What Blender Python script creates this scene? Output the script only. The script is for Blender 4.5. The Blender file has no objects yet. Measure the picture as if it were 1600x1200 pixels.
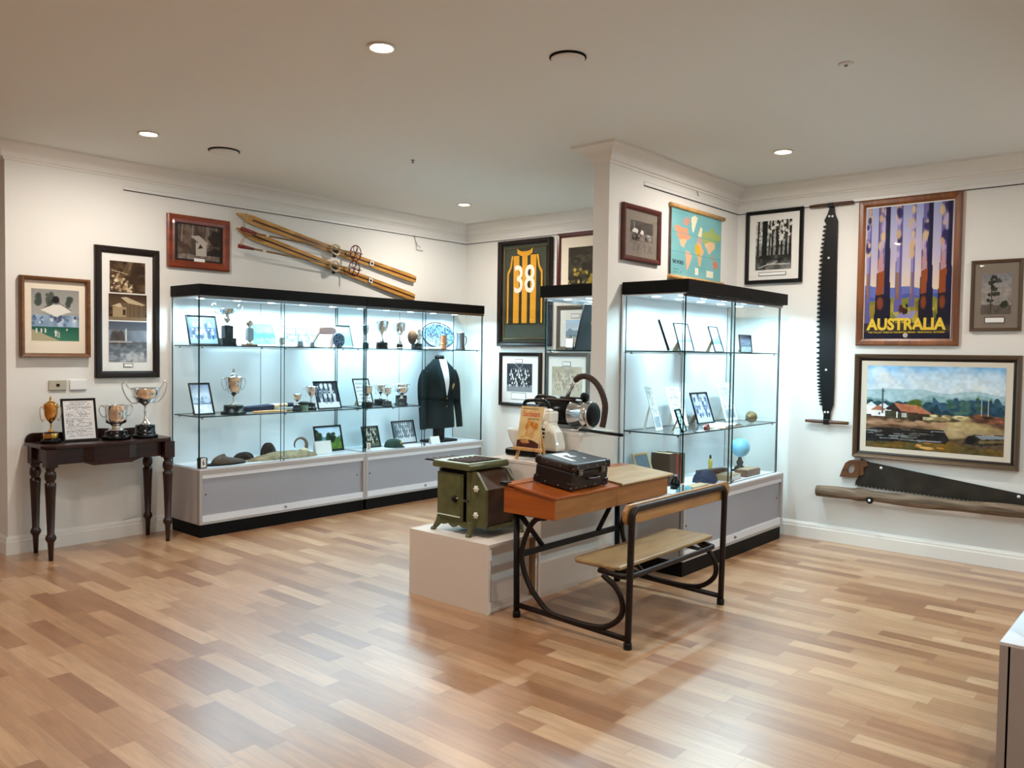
# A small local-history museum room: glass display cases, framed pictures,
# a school desk, a toy stove, a vacuum cleaner, and a console table of trophies.
import bpy, math, random
import numpy as np
from mathutils import Vector, Matrix

C = bpy.context.scene.collection
scene = bpy.context.scene
PI = math.pi
R90 = PI / 2


LAMP_W = 25.      # each ceiling downlight
CASE_W = 13.       # each light strip under a case canopy


# ------------------------------------------------------------------ colours and materials
def lin(c):
    if isinstance(c, str):
        c = c.lstrip('#')
        c = [int(c[i:i + 2], 16) / 255 for i in (0, 2, 4)]
    return tuple((x / 12.92 if x <= .04045 else ((x + .055) / 1.055) ** 2.4) for x in c)


def base_mat(name):
    m = bpy.data.materials.new(name)
    m.use_nodes = True
    nt = m.node_tree
    return m, nt, nt.nodes['Principled BSDF']


def mat(name, col, rough=.5, metal=0., noise=0., nscale=20., spec=.5, bump=0., coat=0., stretch=None, soft=.2):
    m, nt, b = base_mat(name)
    c = lin(col)
    b.inputs['Base Color'].default_value = (*c, 1)
    b.inputs['Roughness'].default_value = rough
    b.inputs['Metallic'].default_value = metal
    b.inputs['Specular IOR Level'].default_value = spec
    b.inputs['Coat Weight'].default_value = coat
    if noise or bump:
        tc = nt.nodes.new('ShaderNodeTexCoord')
        mp = nt.nodes.new('ShaderNodeMapping')
        nt.links.new(tc.outputs['Object'], mp.inputs['Vector'])
        if stretch:
            mp.inputs['Scale'].default_value = stretch
        n = nt.nodes.new('ShaderNodeTexNoise')
        n.inputs['Scale'].default_value = nscale
        n.inputs['Detail'].default_value = 5
        nt.links.new(mp.outputs['Vector'], n.inputs['Vector'])
        if noise:
            r = nt.nodes.new('ShaderNodeValToRGB')
            lo = [max(0, x * (1 - noise)) for x in c]
            hi = [min(1, x * (1 + noise)) for x in c]
            r.color_ramp.elements[0].position = .5 - soft
            r.color_ramp.elements[1].position = .5 + soft
            r.color_ramp.elements[0].color = (*lo, 1)
            r.color_ramp.elements[1].color = (*hi, 1)
            nt.links.new(n.outputs['Fac'], r.inputs['Fac'])
            nt.links.new(r.outputs['Color'], b.inputs['Base Color'])
        if bump:
            bp = nt.nodes.new('ShaderNodeBump')
            bp.inputs['Strength'].default_value = bump
            bp.inputs['Distance'].default_value = .005
            nt.links.new(n.outputs['Fac'], bp.inputs['Height'])
            nt.links.new(bp.outputs['Normal'], b.inputs['Normal'])
    return m


def wood(name, c1, c2, rough=.45, axis='X', scale=14., coat=0.):
    m, nt, b = base_mat(name)
    tc = nt.nodes.new('ShaderNodeTexCoord')
    mp = nt.nodes.new('ShaderNodeMapping')
    s = {'X': (.12, 1, 1), 'Y': (1, .12, 1), 'Z': (1, 1, .12)}[axis]
    mp.inputs['Scale'].default_value = s
    nt.links.new(tc.outputs['Object'], mp.inputs['Vector'])
    n = nt.nodes.new('ShaderNodeTexNoise')
    n.inputs['Scale'].default_value = scale
    n.inputs['Detail'].default_value = 6
    n.inputs['Distortion'].default_value = 1.2
    nt.links.new(mp.outputs['Vector'], n.inputs['Vector'])
    r = nt.nodes.new('ShaderNodeValToRGB')
    r.color_ramp.elements[0].position = .32
    r.color_ramp.elements[1].position = .68
    r.color_ramp.elements[0].color = (*lin(c1), 1)
    r.color_ramp.elements[1].color = (*lin(c2), 1)
    nt.links.new(n.outputs['Fac'], r.inputs['Fac'])
    nt.links.new(r.outputs['Color'], b.inputs['Base Color'])
    b.inputs['Roughness'].default_value = rough
    b.inputs['Coat Weight'].default_value = coat
    return m


def emit(name, col, strength):
    m, nt, b = base_mat(name)
    b.inputs['Base Color'].default_value = (*lin(col), 1)
    b.inputs['Emission Color'].default_value = (*lin(col), 1)
    b.inputs['Emission Strength'].default_value = strength
    return m


def glass_mat(name, tint):
    m = bpy.data.materials.new(name)
    m.use_nodes = True
    nt = m.node_tree
    nt.nodes.clear()
    o = nt.nodes.new('ShaderNodeOutputMaterial')
    mx = nt.nodes.new('ShaderNodeMixShader')
    t = nt.nodes.new('ShaderNodeBsdfTransparent')
    t.inputs['Color'].default_value = (*tint, 1)
    g = nt.nodes.new('ShaderNodeBsdfGlossy')
    g.inputs['Roughness'].default_value = 0.0
    lw = nt.nodes.new('ShaderNodeLayerWeight')
    lw.inputs['Blend'].default_value = .5
    p = nt.nodes.new('ShaderNodeMath'); p.operation = 'POWER'; p.inputs[1].default_value = 5
    a = nt.nodes.new('ShaderNodeMath'); a.operation = 'MULTIPLY_ADD'
    a.inputs[1].default_value = .7; a.inputs[2].default_value = .008
    nt.links.new(lw.outputs['Facing'], p.inputs[0])
    nt.links.new(p.outputs[0], a.inputs[0])
    nt.links.new(a.outputs[0], mx.inputs['Fac'])
    nt.links.new(t.outputs[0], mx.inputs[1])
    nt.links.new(g.outputs[0], mx.inputs[2])
    nt.links.new(mx.outputs[0], o.inputs['Surface'])
    return m


def floor_mat():
    m, nt, b = base_mat('wood_floor')
    N, L = nt.nodes.new, nt.links.new

    def math_(op, a, bb=None):
        n = N('ShaderNodeMath'); n.operation = op
        for i, v in enumerate((a, bb)):
            if v is None: continue
            if hasattr(v, 'links'): L(v, n.inputs[i])
            else: n.inputs[i].default_value = v
        return n.outputs[0]
    tc = N('ShaderNodeTexCoord')
    sp = N('ShaderNodeSeparateXYZ')
    L(tc.outputs['Object'], sp.inputs[0])
    x, y = sp.outputs[0], sp.outputs[1]
    row = math_('FLOOR', math_('DIVIDE', y, .093))
    w1 = N('ShaderNodeTexWhiteNoise'); w1.noise_dimensions = '1D'
    L(row, w1.inputs['W'])
    xs = math_('ADD', math_('DIVIDE', x, .5), math_('MULTIPLY', w1.outputs['Value'], 7.3))
    idx = math_('FLOOR', xs)
    w2 = N('ShaderNodeTexWhiteNoise'); w2.noise_dimensions = '2D'
    cb = N('ShaderNodeCombineXYZ')
    L(row, cb.inputs[0]); L(idx, cb.inputs[1])
    L(cb.outputs[0], w2.inputs['Vector'])
    ramp = N('ShaderNodeValToRGB')
    cr = ramp.color_ramp
    stops = [(0, '#946441'), (.25, '#a5754f'), (.5, '#b0825b'), (.75, '#ba8f69'), (1, '#c9a17b')]
    cr.elements[0].position = 0; cr.elements[1].position = 1
    cr.elements[0].color = (*lin(stops[0][1]), 1); cr.elements[1].color = (*lin(stops[-1][1]), 1)
    for p_, c_ in stops[1:-1]:
        e = cr.elements.new(p_); e.color = (*lin(c_), 1)
    L(w2.outputs['Value'], ramp.inputs['Fac'])
    # grain, shifted plank by plank
    mp = N('ShaderNodeCombineXYZ')
    L(math_('ADD', math_('MULTIPLY', x, 1.6), math_('MULTIPLY', w2.outputs['Value'], 31.)), mp.inputs[0])
    L(math_('ADD', math_('MULTIPLY', y, 17.), math_('MULTIPLY', row, 3.7)), mp.inputs[1])
    gn = N('ShaderNodeTexNoise'); gn.inputs['Scale'].default_value = 2.2
    gn.inputs['Detail'].default_value = 6; gn.inputs['Distortion'].default_value = .9
    L(mp.outputs[0], gn.inputs['Vector'])
    gr = N('ShaderNodeValToRGB')
    gr.color_ramp.elements[0].position = .3; gr.color_ramp.elements[1].position = .72
    gr.color_ramp.elements[0].color = (.74, .70, .66, 1); gr.color_ramp.elements[1].color = (1.06, 1.06, 1.06, 1)
    L(gn.outputs['Fac'], gr.inputs['Fac'])
    mul = N('ShaderNodeMix'); mul.data_type = 'RGBA'; mul.blend_type = 'MULTIPLY'
    mul.inputs['Factor'].default_value = 1
    L(ramp.outputs['Color'], mul.inputs[6]); L(gr.outputs['Color'], mul.inputs[7])
    # dark seams between the boards
    fy = math_('FRACT', math_('DIVIDE', y, .093))
    fx = math_('FRACT', xs)
    seam = math_('MAXIMUM', math_('LESS_THAN', fy, .022), math_('LESS_THAN', fx, .005))
    mx = N('ShaderNodeMix'); mx.data_type = 'RGBA'
    L(math_('MULTIPLY', seam, .45), mx.inputs['Factor'])
    L(mul.outputs[2], mx.inputs[6]); mx.inputs[7].default_value = (*lin('#6a4326'), 1)
    L(mx.outputs[2], b.inputs['Base Color'])
    rr = N('ShaderNodeMapRange')
    rr.inputs[3].default_value = .28; rr.inputs[4].default_value = .42
    L(gn.outputs['Fac'], rr.inputs[0])
    L(rr.outputs[0], b.inputs['Roughness'])
    b.inputs['Specular IOR Level'].default_value = .5
    b.inputs['Coat Weight'].default_value = .8; b.inputs['Coat Roughness'].default_value = .3
    bp = N('ShaderNodeBump'); bp.inputs['Strength'].default_value = .06; bp.inputs['Distance'].default_value = .002
    L(gn.outputs['Fac'], bp.inputs['Height']); L(bp.outputs['Normal'], b.inputs['Normal'])
    return m


def paint_mat():
    m, nt, b = base_mat('picture_print')
    a = nt.nodes.new('ShaderNodeVertexColor'); a.layer_name = 'paint'
    nt.links.new(a.outputs['Color'], b.inputs['Base Color'])
    b.inputs['Roughness'].default_value = .65
    b.inputs['Specular IOR Level'].default_value = .3
    return m


M = dict(
    wall=mat('wall_paint', '#e4e2dd', .75, bump=.03, nscale=180),
    ceil=mat('ceiling_paint', '#e6e8e4', .85),
    trim=mat('trim_paint', '#e9e5de', .55),
    rail=mat('rail_white', '#e4e2df', .4),
    floor=floor_mat(),
    print=paint_mat(),
    glass=glass_mat('case_glass', (.972, .989, .99)),
    pglass=glass_mat('picture_glass', (.985, .985, .985)),
    edge=mat('glass_edge', '#0d2c31', .2, spec=.3),
    black=mat('black_laminate', '#060606', .55, spec=.15),
    gloss_black=mat('black_gloss', '#050506', .25, spec=.25),
    cab=mat('cabinet_laminate', '#a9a29f', .5),
    door=mat('grey_door', '#9a9ba3', .5, noise=.05, nscale=260),
    white=mat('white_laminate', '#dcdde2', .45),
    back=mat('case_back', '#dfe6ea', .6),
    chrome=mat('chrome', '#d8d8d8', .12, 1.),
    silver=mat('silver', '#ebe9e6', .1, 1.),
    silver2=mat('silver_plate', '#dfe1e2', .16, 1.),
    gold=mat('gold_plate', '#d9a45a', .16, 1.),
    steel=mat('steel', '#8d8f92', .35, 1.),
    dwood=wood('dark_mahogany', '#150604', '#33110b', .3, 'X', 18, .0),
    dwoodz=wood('dark_mahogany_leg', '#150604', '#33110b', .3, 'Z', 18, .0),
    fdark=mat('dark_frame', '#1c110c', .4, noise=.2, nscale=40, spec=.3),
    fblack=mat('black_frame', '#0a0909', .4, spec=.25),
    fbrown=wood('walnut_frame', '#5a3719', '#7c5029', .4, 'X', 20),
    fred=wood('cedar_frame', '#5e2109', '#8f3a14', .3, 'X', 12, .3),
    fwar=wood('cherry_frame', '#3d120b', '#5c1c12', .3, 'X', 14),
    fpost=wood('poster_frame', '#5b2f12', '#8a4f22', .35, 'Z', 16, .2),
    fbronze=mat('bronze_frame', '#5c4a38', .3, .4),
    fgilt=mat('frame_inner_gilt', '#8a6b3c', .35, .5),
    mount=mat('cream_mount', '#efe3cf', .8),
    mountw=mat('white_mount', '#ece9e4', .8),
    mountg=mat('grey_mount', '#83776a', .8),
    mountb=mat('blackish_mount', '#1b1512', .8),
    mountgreen=mat('dark_green_mount', '#3c4436', .85),
    linen=mat('linen_slip', '#cfc5b4', .8),
    paper=mat('paper', '#f0efec', .8),
    pine=wood('desk_pine', '#8a5425', '#a96f38', .4, 'Y', 14),
    orange=wood('desk_orange', '#8a3d10', '#ab5a1e', .32, 'X', 12, .1),
    palelid=wood('desk_pale', '#94734c', '#ad8e66', .42, 'Y', 16),
    seatw=wood('bench_wood', '#7d5e38', '#9d7d50', .36, 'Y', 14),
    backw=wood('bench_back', '#8c5a2b', '#ab763f', .36, 'Y', 14),
    iron=mat('brown_iron', '#20140f', .45, .1, noise=.2, nscale=30, spec=.25),
    iron2=mat('dark_iron', '#121112', .5, .2, spec=.3),
    plinth=mat('plinth_white', '#ddd3c8', .55),
    ply=wood('raw_ply', '#7d5a38', '#a17d55', .7, 'Z', 30),
    stove=mat('green_enamel', '#585b39', .35, noise=.2, nscale=14),
    stovet=mat('pale_green_enamel', '#c3d4c0', .3, noise=.12, nscale=20),
    rust=mat('rusty_panel', '#40240f', .55, noise=.5, nscale=9),
    cream=mat('cream_enamel', '#e8e2d2', .2, coat=.5),
    opal=mat('opal_glass', '#efeee8', .2, coat=.4),
    case1=mat('old_fibre_dark', '#1a100c', .42, noise=.35, nscale=18, spec=.35),
    case2=mat('old_fibre_top', '#2b2421', .45, noise=.3, nscale=12, spec=.4),
    caser=mat('old_fibre_red', '#210a08', .4, noise=.3, nscale=18, spec=.35),
    bronzecap=mat('dull_metal', '#6c6258', .4, .8),
    easel=wood('easel_pine', '#c18c4e', '#dcae70', .5, 'Z', 20),
    skiw=wood('ski_wood', '#9a6a2c', '#c8944a', .25, 'Y', 20, .4),
    skid=mat('ski_stripe', '#3f1509', .3),
    redpaint=mat('red_paint', '#7a1a17', .4),
    leather=mat('cream_leather', '#cdb995', .6),
    bamboo=wood('bamboo', '#6e5936', '#8c7548', .4, 'Y', 20),
    saw=mat('saw_black', '#08080a', .4, .0, spec=.3),
    saws=mat('saw_grey', '#35312c', .45, .5, noise=.4, nscale=7),
    sawh=wood('saw_handle', '#3f2413', '#6b4326', .45, 'X', 20),
    log=wood('weathered_pole', '#44321f', '#86705a', .75, 'X', 22),
    yellow=mat('poster_yellow', '#e9c534', .6),
    ink=mat('ink_black', '#090909', .6, spec=.2),
    navyink=mat('poster_ink', '#1a1a2c', .6),
    jersey_y=mat('jersey_gold', '#d79a1e', .85, noise=.1, nscale=60),
    jersey_b=mat('jersey_dark', '#23281f', .9),
    white_t=mat('white_transfer', '#efe6dc', .7),
    teal=mat('teal_cloth', '#5f9aa0', .9),
    navy=mat('navy_cloth', '#1b2440', .85),
    suit=mat('blazer_cloth', '#0f1a1c', .95, noise=.2, nscale=60, spec=.1),
    endcap=mat('cap_black', '#070708', .5, spec=.2),
    suit2=mat('blazer_lapel', '#16262a', .9, spec=.1),
    shirt=mat('shirt_cloth', '#e4e4e6', .8),
    brass=mat('brass', '#b08a48', .28, 1.),
    bellm=mat('dull_bronze', '#8f7850', .42, .85),
    dullyellow=mat('dull_yellow', '#b9a544', .5),
    fur=mat('pale_fur', '#9a8c70', .95, noise=.4, nscale=18, bump=.6),
    brownfur=mat('brown_pelt', '#2a190e', .95, noise=.4, nscale=22, bump=.6),
    horn=mat('horn', '#6e5a48', .4, noise=.4, nscale=30),
    greencap=mat('green_felt', '#1f3a31', .9),
    greenpot=mat('green_glaze', '#7fa58c', .3),
    pink=mat('pale_pink_wood', '#d9b2a4', .6),
    copper=mat('copper_beaker', '#c98d6c', .35, .6),
    tray=mat('patterned_tray', '#3c5674', .35, .0, noise=.92, nscale=48, soft=.05),
    globe=mat('globe_blue', '#6fb4cf', .35, noise=.3, nscale=9),
    bookr=mat('book_red', '#8c2f22', .6),
    bookd=mat('book_brown', '#4a3524', .6, noise=.2, nscale=30),
    bookg=mat('book_green', '#4b5a3c', .6),
    bookt=mat('book_tan', '#b59a76', .6),
    slate=mat('slate_grey', '#58656e', .7, noise=.15, nscale=20),
    khaki=mat('khaki_strut', '#a08c66', .7),
    switch=mat('switch_beige', '#b3ab98', .5),
    lampwarm=emit('downlight_glow', '#fff1dc', 14.),
    lampcool=emit('case_lamp_glow', '#e6fbff', 9.),
)


# ------------------------------------------------------------------ geometry
class G:
    """Collects shapes; build() links them as ONE mesh object."""

    def __init__(s):
        s.v, s.f = [], []

    def _add(s, verts, faces, m=0, smooth=False):
        o = len(s.v)
        s.v += [Vector(p) for p in verts]
        s.f += [([i + o for i in f], m, smooth) for f in faces]
        return s

    def box(s, x0, x1, y0, y1, z0, z1, m=0):
        x0, x1 = sorted((x0, x1)); y0, y1 = sorted((y0, y1)); z0, z1 = sorted((z0, z1))
        v = [(x0, y0, z0), (x1, y0, z0), (x1, y1, z0), (x0, y1, z0), (x0, y0, z1), (x1, y0, z1), (x1, y1, z1), (x0, y1, z1)]
        f = [(0, 3, 2, 1), (4, 5, 6, 7), (0, 1, 5, 4), (1, 2, 6, 5), (2, 3, 7, 6), (3, 0, 4, 7)]
        return s._add(v, f, m)

    def pane(s, x0, x1, y0, y1, z0, z1, m_face=0, m_edge=1):
        """A thin glass box: the two big faces get m_face, the edges m_edge."""
        n = len(s.f)
        s.box(x0, x1, y0, y1, z0, z1, m_edge)
        d = [abs(x1 - x0), abs(y1 - y0), abs(z1 - z0)]
        big = {0: (3, 5), 1: (2, 4), 2: (0, 1)}[d.index(min(d))]
        for b in big:
            s.f[n + b] = (s.f[n + b][0], m_face, False)
        return s

    def tube(s, path, r, seg=8, closed=False, m=0, caps=True):
        P = [Vector(p) for p in path]
        n = len(P)
        rr = r if hasattr(r, '__len__') else [r] * n
        T = []
        for i in range(n):
            a = P[(i - 1) % n] if (closed or i > 0) else P[i]
            b = P[(i + 1) % n] if (closed or i < n - 1) else P[i]
            t = (b - a)
            T.append(t.normalized() if t.length > 1e-9 else Vector((0, 0, 1)))
        up = Vector((0, 0, 1)) if abs(T[0].z) < .9 else Vector((1, 0, 0))
        nrm = T[0].cross(up).normalized()
        verts, faces = [], []
        for i in range(n):
            nrm = (nrm - T[i] * nrm.dot(T[i])).normalized()
            bn = T[i].cross(nrm)
            for k in range(seg):
                a = 2 * PI * k / seg
                verts.append(P[i] + (nrm * math.cos(a) + bn * math.sin(a)) * rr[i])
        for i in range(n if closed else n - 1):
            j = (i + 1) % n
            for k in range(seg):
                k2 = (k + 1) % seg
                faces.append((i * seg + k, j * seg + k, j * seg + k2, i * seg + k2))
        s._add(verts, faces, m, True)
        if caps and not closed:
            o = len(s.v) - n * seg
            s.f.append(([o + k for k in range(seg)], m, False))
            s.f.append(([o + (n - 1) * seg + k for k in reversed(range(seg))], m, False))
        return s

    def lathe(s, prof, seg=24, c=(0, 0, 0), m=0, sx=1., sy=1., axis='z', smooth=True):
        verts, faces = [], []
        c = Vector(c)
        for r, z in prof:
            for k in range(seg):
                a = 2 * PI * k / seg
                p = Vector((r * sx * math.cos(a), r * sy * math.sin(a), z))
                if axis == 'x': p = Vector((p.z, p.x, p.y))
                elif axis == 'y': p = Vector((p.x, -p.z, p.y))
                verts.append(c + p)
        n = len(prof)
        for i in range(n - 1):
            for k in range(seg):
                k2 = (k + 1) % seg
                faces.append((i * seg + k, i * seg + k2, (i + 1) * seg + k2, (i + 1) * seg + k))
        o = len(s.v)
        s._add(verts, faces, m, smooth)
        if prof[0][0] > 1e-5: s.f.append(([o + k for k in reversed(range(seg))], m, False))
        if prof[-1][0] > 1e-5: s.f.append(([o + (n - 1) * seg + k for k in range(seg)], m, False))
        return s

    def prism(s, poly, d0, d1, plane='xz', m=0, smooth=False):
        """Extrude a 2D outline; plane xz goes along y, yz along x, xy along z."""
        def p3(a, b, d):
            return {'xz': (a, d, b), 'yz': (d, a, b), 'xy': (a, b, d)}[plane]
        n = len(poly)
        v = [p3(a, b, d0) for a, b in poly] + [p3(a, b, d1) for a, b in poly]
        f = [list(range(n)), list(reversed(range(n, 2 * n)))]
        s._add(v, f, m)
        o = len(s.v) - 2 * n
        for i in range(n):
            j = (i + 1) % n
            s.f.append(([o + i, o + n + i, o + n + j, o + j], m, smooth))
        return s

    def surf(s, nu, nv, fn, m=0, smooth=True, close_u=False):
        v = [fn(i / (nu - (0 if close_u else 1)), j / (nv - 1)) for j in range(nv) for i in range(nu)]
        f = []
        for j in range(nv - 1):
            for i in range(nu if close_u else nu - 1):
                i2 = (i + 1) % nu
                f.append((j * nu + i, j * nu + i2, (j + 1) * nu + i2, (j + 1) * nu + i))
        return s._add(v, f, m, smooth)

    def ring(s, outer, inner, d0, d1, m=0):
        n = len(outer)
        v = [(a, d, b) for d in (d0, d1) for L in (outer, inner) for a, b in L]
        f = []
        for i in range(n):
            j = (i + 1) % n
            f += [(i, j, n + j, n + i), (2 * n + i, 3 * n + i, 3 * n + j, 2 * n + j), (i, 2 * n + i, 2 * n + j, j), (n + i, n + j, 3 * n + j, 3 * n + i)]
        return s._add(v, f, m)

    def ball(s, c, r, seg=16, sx=1, sy=1, sz=1, m=0):
        pr = [(max(1e-6, r * math.sin(PI * i / 10)), -r * sz * math.cos(PI * i / 10)) for i in range(11)]
        return s.lathe(pr, seg, c, m, sx, sy)

    def ribbon(s, pts, side, nrm, widths, thick, m=0):
        """A flat bar of varying width along pts (a ski, a blade)."""
        side, nrm = Vector(side), Vector(nrm)
        v, f = [], []
        for p, w in zip(pts, widths):
            p = Vector(p)
            v += [p - side * w / 2, p + side * w / 2, p + side * w / 2 + nrm * thick, p - side * w / 2 + nrm * thick]
        n = len(pts)
        for i in range(n - 1):
            for k in range(4):
                k2 = (k + 1) % 4
                f.append((i * 4 + k, i * 4 + k2, (i + 1) * 4 + k2, (i + 1) * 4 + k))
        f += [(3, 2, 1, 0), tuple((n - 1) * 4 + k for k in range(4))]
        return s._add(v, f, m)

    def xf(s, mtx):
        s.v = [mtx @ p for p in s.v]
        return s

    def build(s, name, mats, parent=None, bevel=0., label=None, seg=2, sub=0):
        me = bpy.data.meshes.new(name)
        me.from_pydata([tuple(p) for p in s.v], [], [f[0] for f in s.f])
        for i, f in enumerate(s.f):
            me.polygons[i].material_index = f[1]
            me.polygons[i].use_smooth = f[2]
        for m in (mats if isinstance(mats, (list, tuple)) else [mats]):
            me.materials.append(m)
        bm = __import__('bmesh').new()
        bm.from_mesh(me)
        __import__('bmesh').ops.recalc_face_normals(bm, faces=bm.faces)
        bm.to_mesh(me); bm.free()
        o = bpy.data.objects.new(name, me)
        C.objects.link(o)
        if parent: o.parent = parent
        if bevel:
            b = o.modifiers.new('bevel', 'BEVEL')
            b.width = bevel; b.segments = seg; b.limit_method = 'ANGLE'; b.angle_limit = math.radians(40)
        if sub:
            b = o.modifiers.new('sub', 'SUBSURF'); b.levels = sub; b.render_levels = sub
        if label: o['label'] = label
        return o


def thing(name, label, cat, loc=(0, 0, 0), rotz=0., group=None):
    o = bpy.data.objects.new(name, None)
    C.objects.link(o)
    o.location = loc
    o.rotation_euler = (0, 0, rotz)
    o.empty_display_size = .05
    o['label'] = label; o['category'] = cat
    if group: o['group'] = group
    return o


def tag(o, label, cat, group=None):
    o['label'] = label; o['category'] = cat
    if group: o['group'] = group
    return o


def struct(name, g, m, bevel=0.):
    o = g.build(name, m, None, bevel)
    o['kind'] = 'structure'
    return o


def arc(cx, cz, r, a0, a1, n=10, y=0.):
    return [(cx + r * math.cos(math.radians(a0 + (a1 - a0) * i / n)), y, cz + r * math.sin(math.radians(a0 + (a1 - a0) * i / n))) for i in range(n + 1)]


def spline(pts, n=6):
    """Catmull-Rom through the points."""
    P = [Vector(p) for p in pts]
    P = [P[0] * 2 - P[1]] + P + [P[-1] * 2 - P[-2]]
    out = []
    for i in range(1, len(P) - 2):
        for k in range(n):
            t = k / n
            a, b, c, d = P[i - 1], P[i], P[i + 1], P[i + 2]
            out.append(.5 * ((2 * b) + (c - a) * t + (2 * a - 5 * b + 4 * c - d) * t * t + (3 * b - a - 3 * c + d) * t ** 3))
    out.append(P[-2])
    return out


def lettering(name, body, m, parent, width, loc, h=None, extrude=.0008, bold=0., tilt=0.):
    """Text standing in the local XZ plane, facing -Y, centred on loc, fitted to width (and h)."""
    cu = bpy.data.curves.new(name, 'FONT')
    cu.body = body
    cu.extrude = .01
    cu.offset = bold
    cu.resolution_u = 3
    tmp = bpy.data.objects.new(name + '_curve', cu)
    me = bpy.data.meshes.new_from_object(tmp)
    bpy.data.objects.remove(tmp); bpy.data.curves.remove(cu)
    xs = [v.co.x for v in me.vertices]; ys = [v.co.y for v in me.vertices]
    sx = width / (max(xs) - min(xs))
    sy = h / (max(ys) - min(ys)) if h else sx
    cx, cy = (max(xs) + min(xs)) / 2, (max(ys) + min(ys)) / 2
    rot = Matrix.Rotation(-tilt, 4, 'X')
    for v in me.vertices:
        p = Vector(((v.co.x - cx) * sx, -(v.co.z / .01) * extrude, (v.co.y - cy) * sy))
        v.co = rot @ (p + Vector(loc))
    me.materials.clear(); me.materials.append(m)
    me.name = name
    o = bpy.data.objects.new(name, me)
    C.objects.link(o)
    if parent: o.parent = parent
    return o


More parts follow.
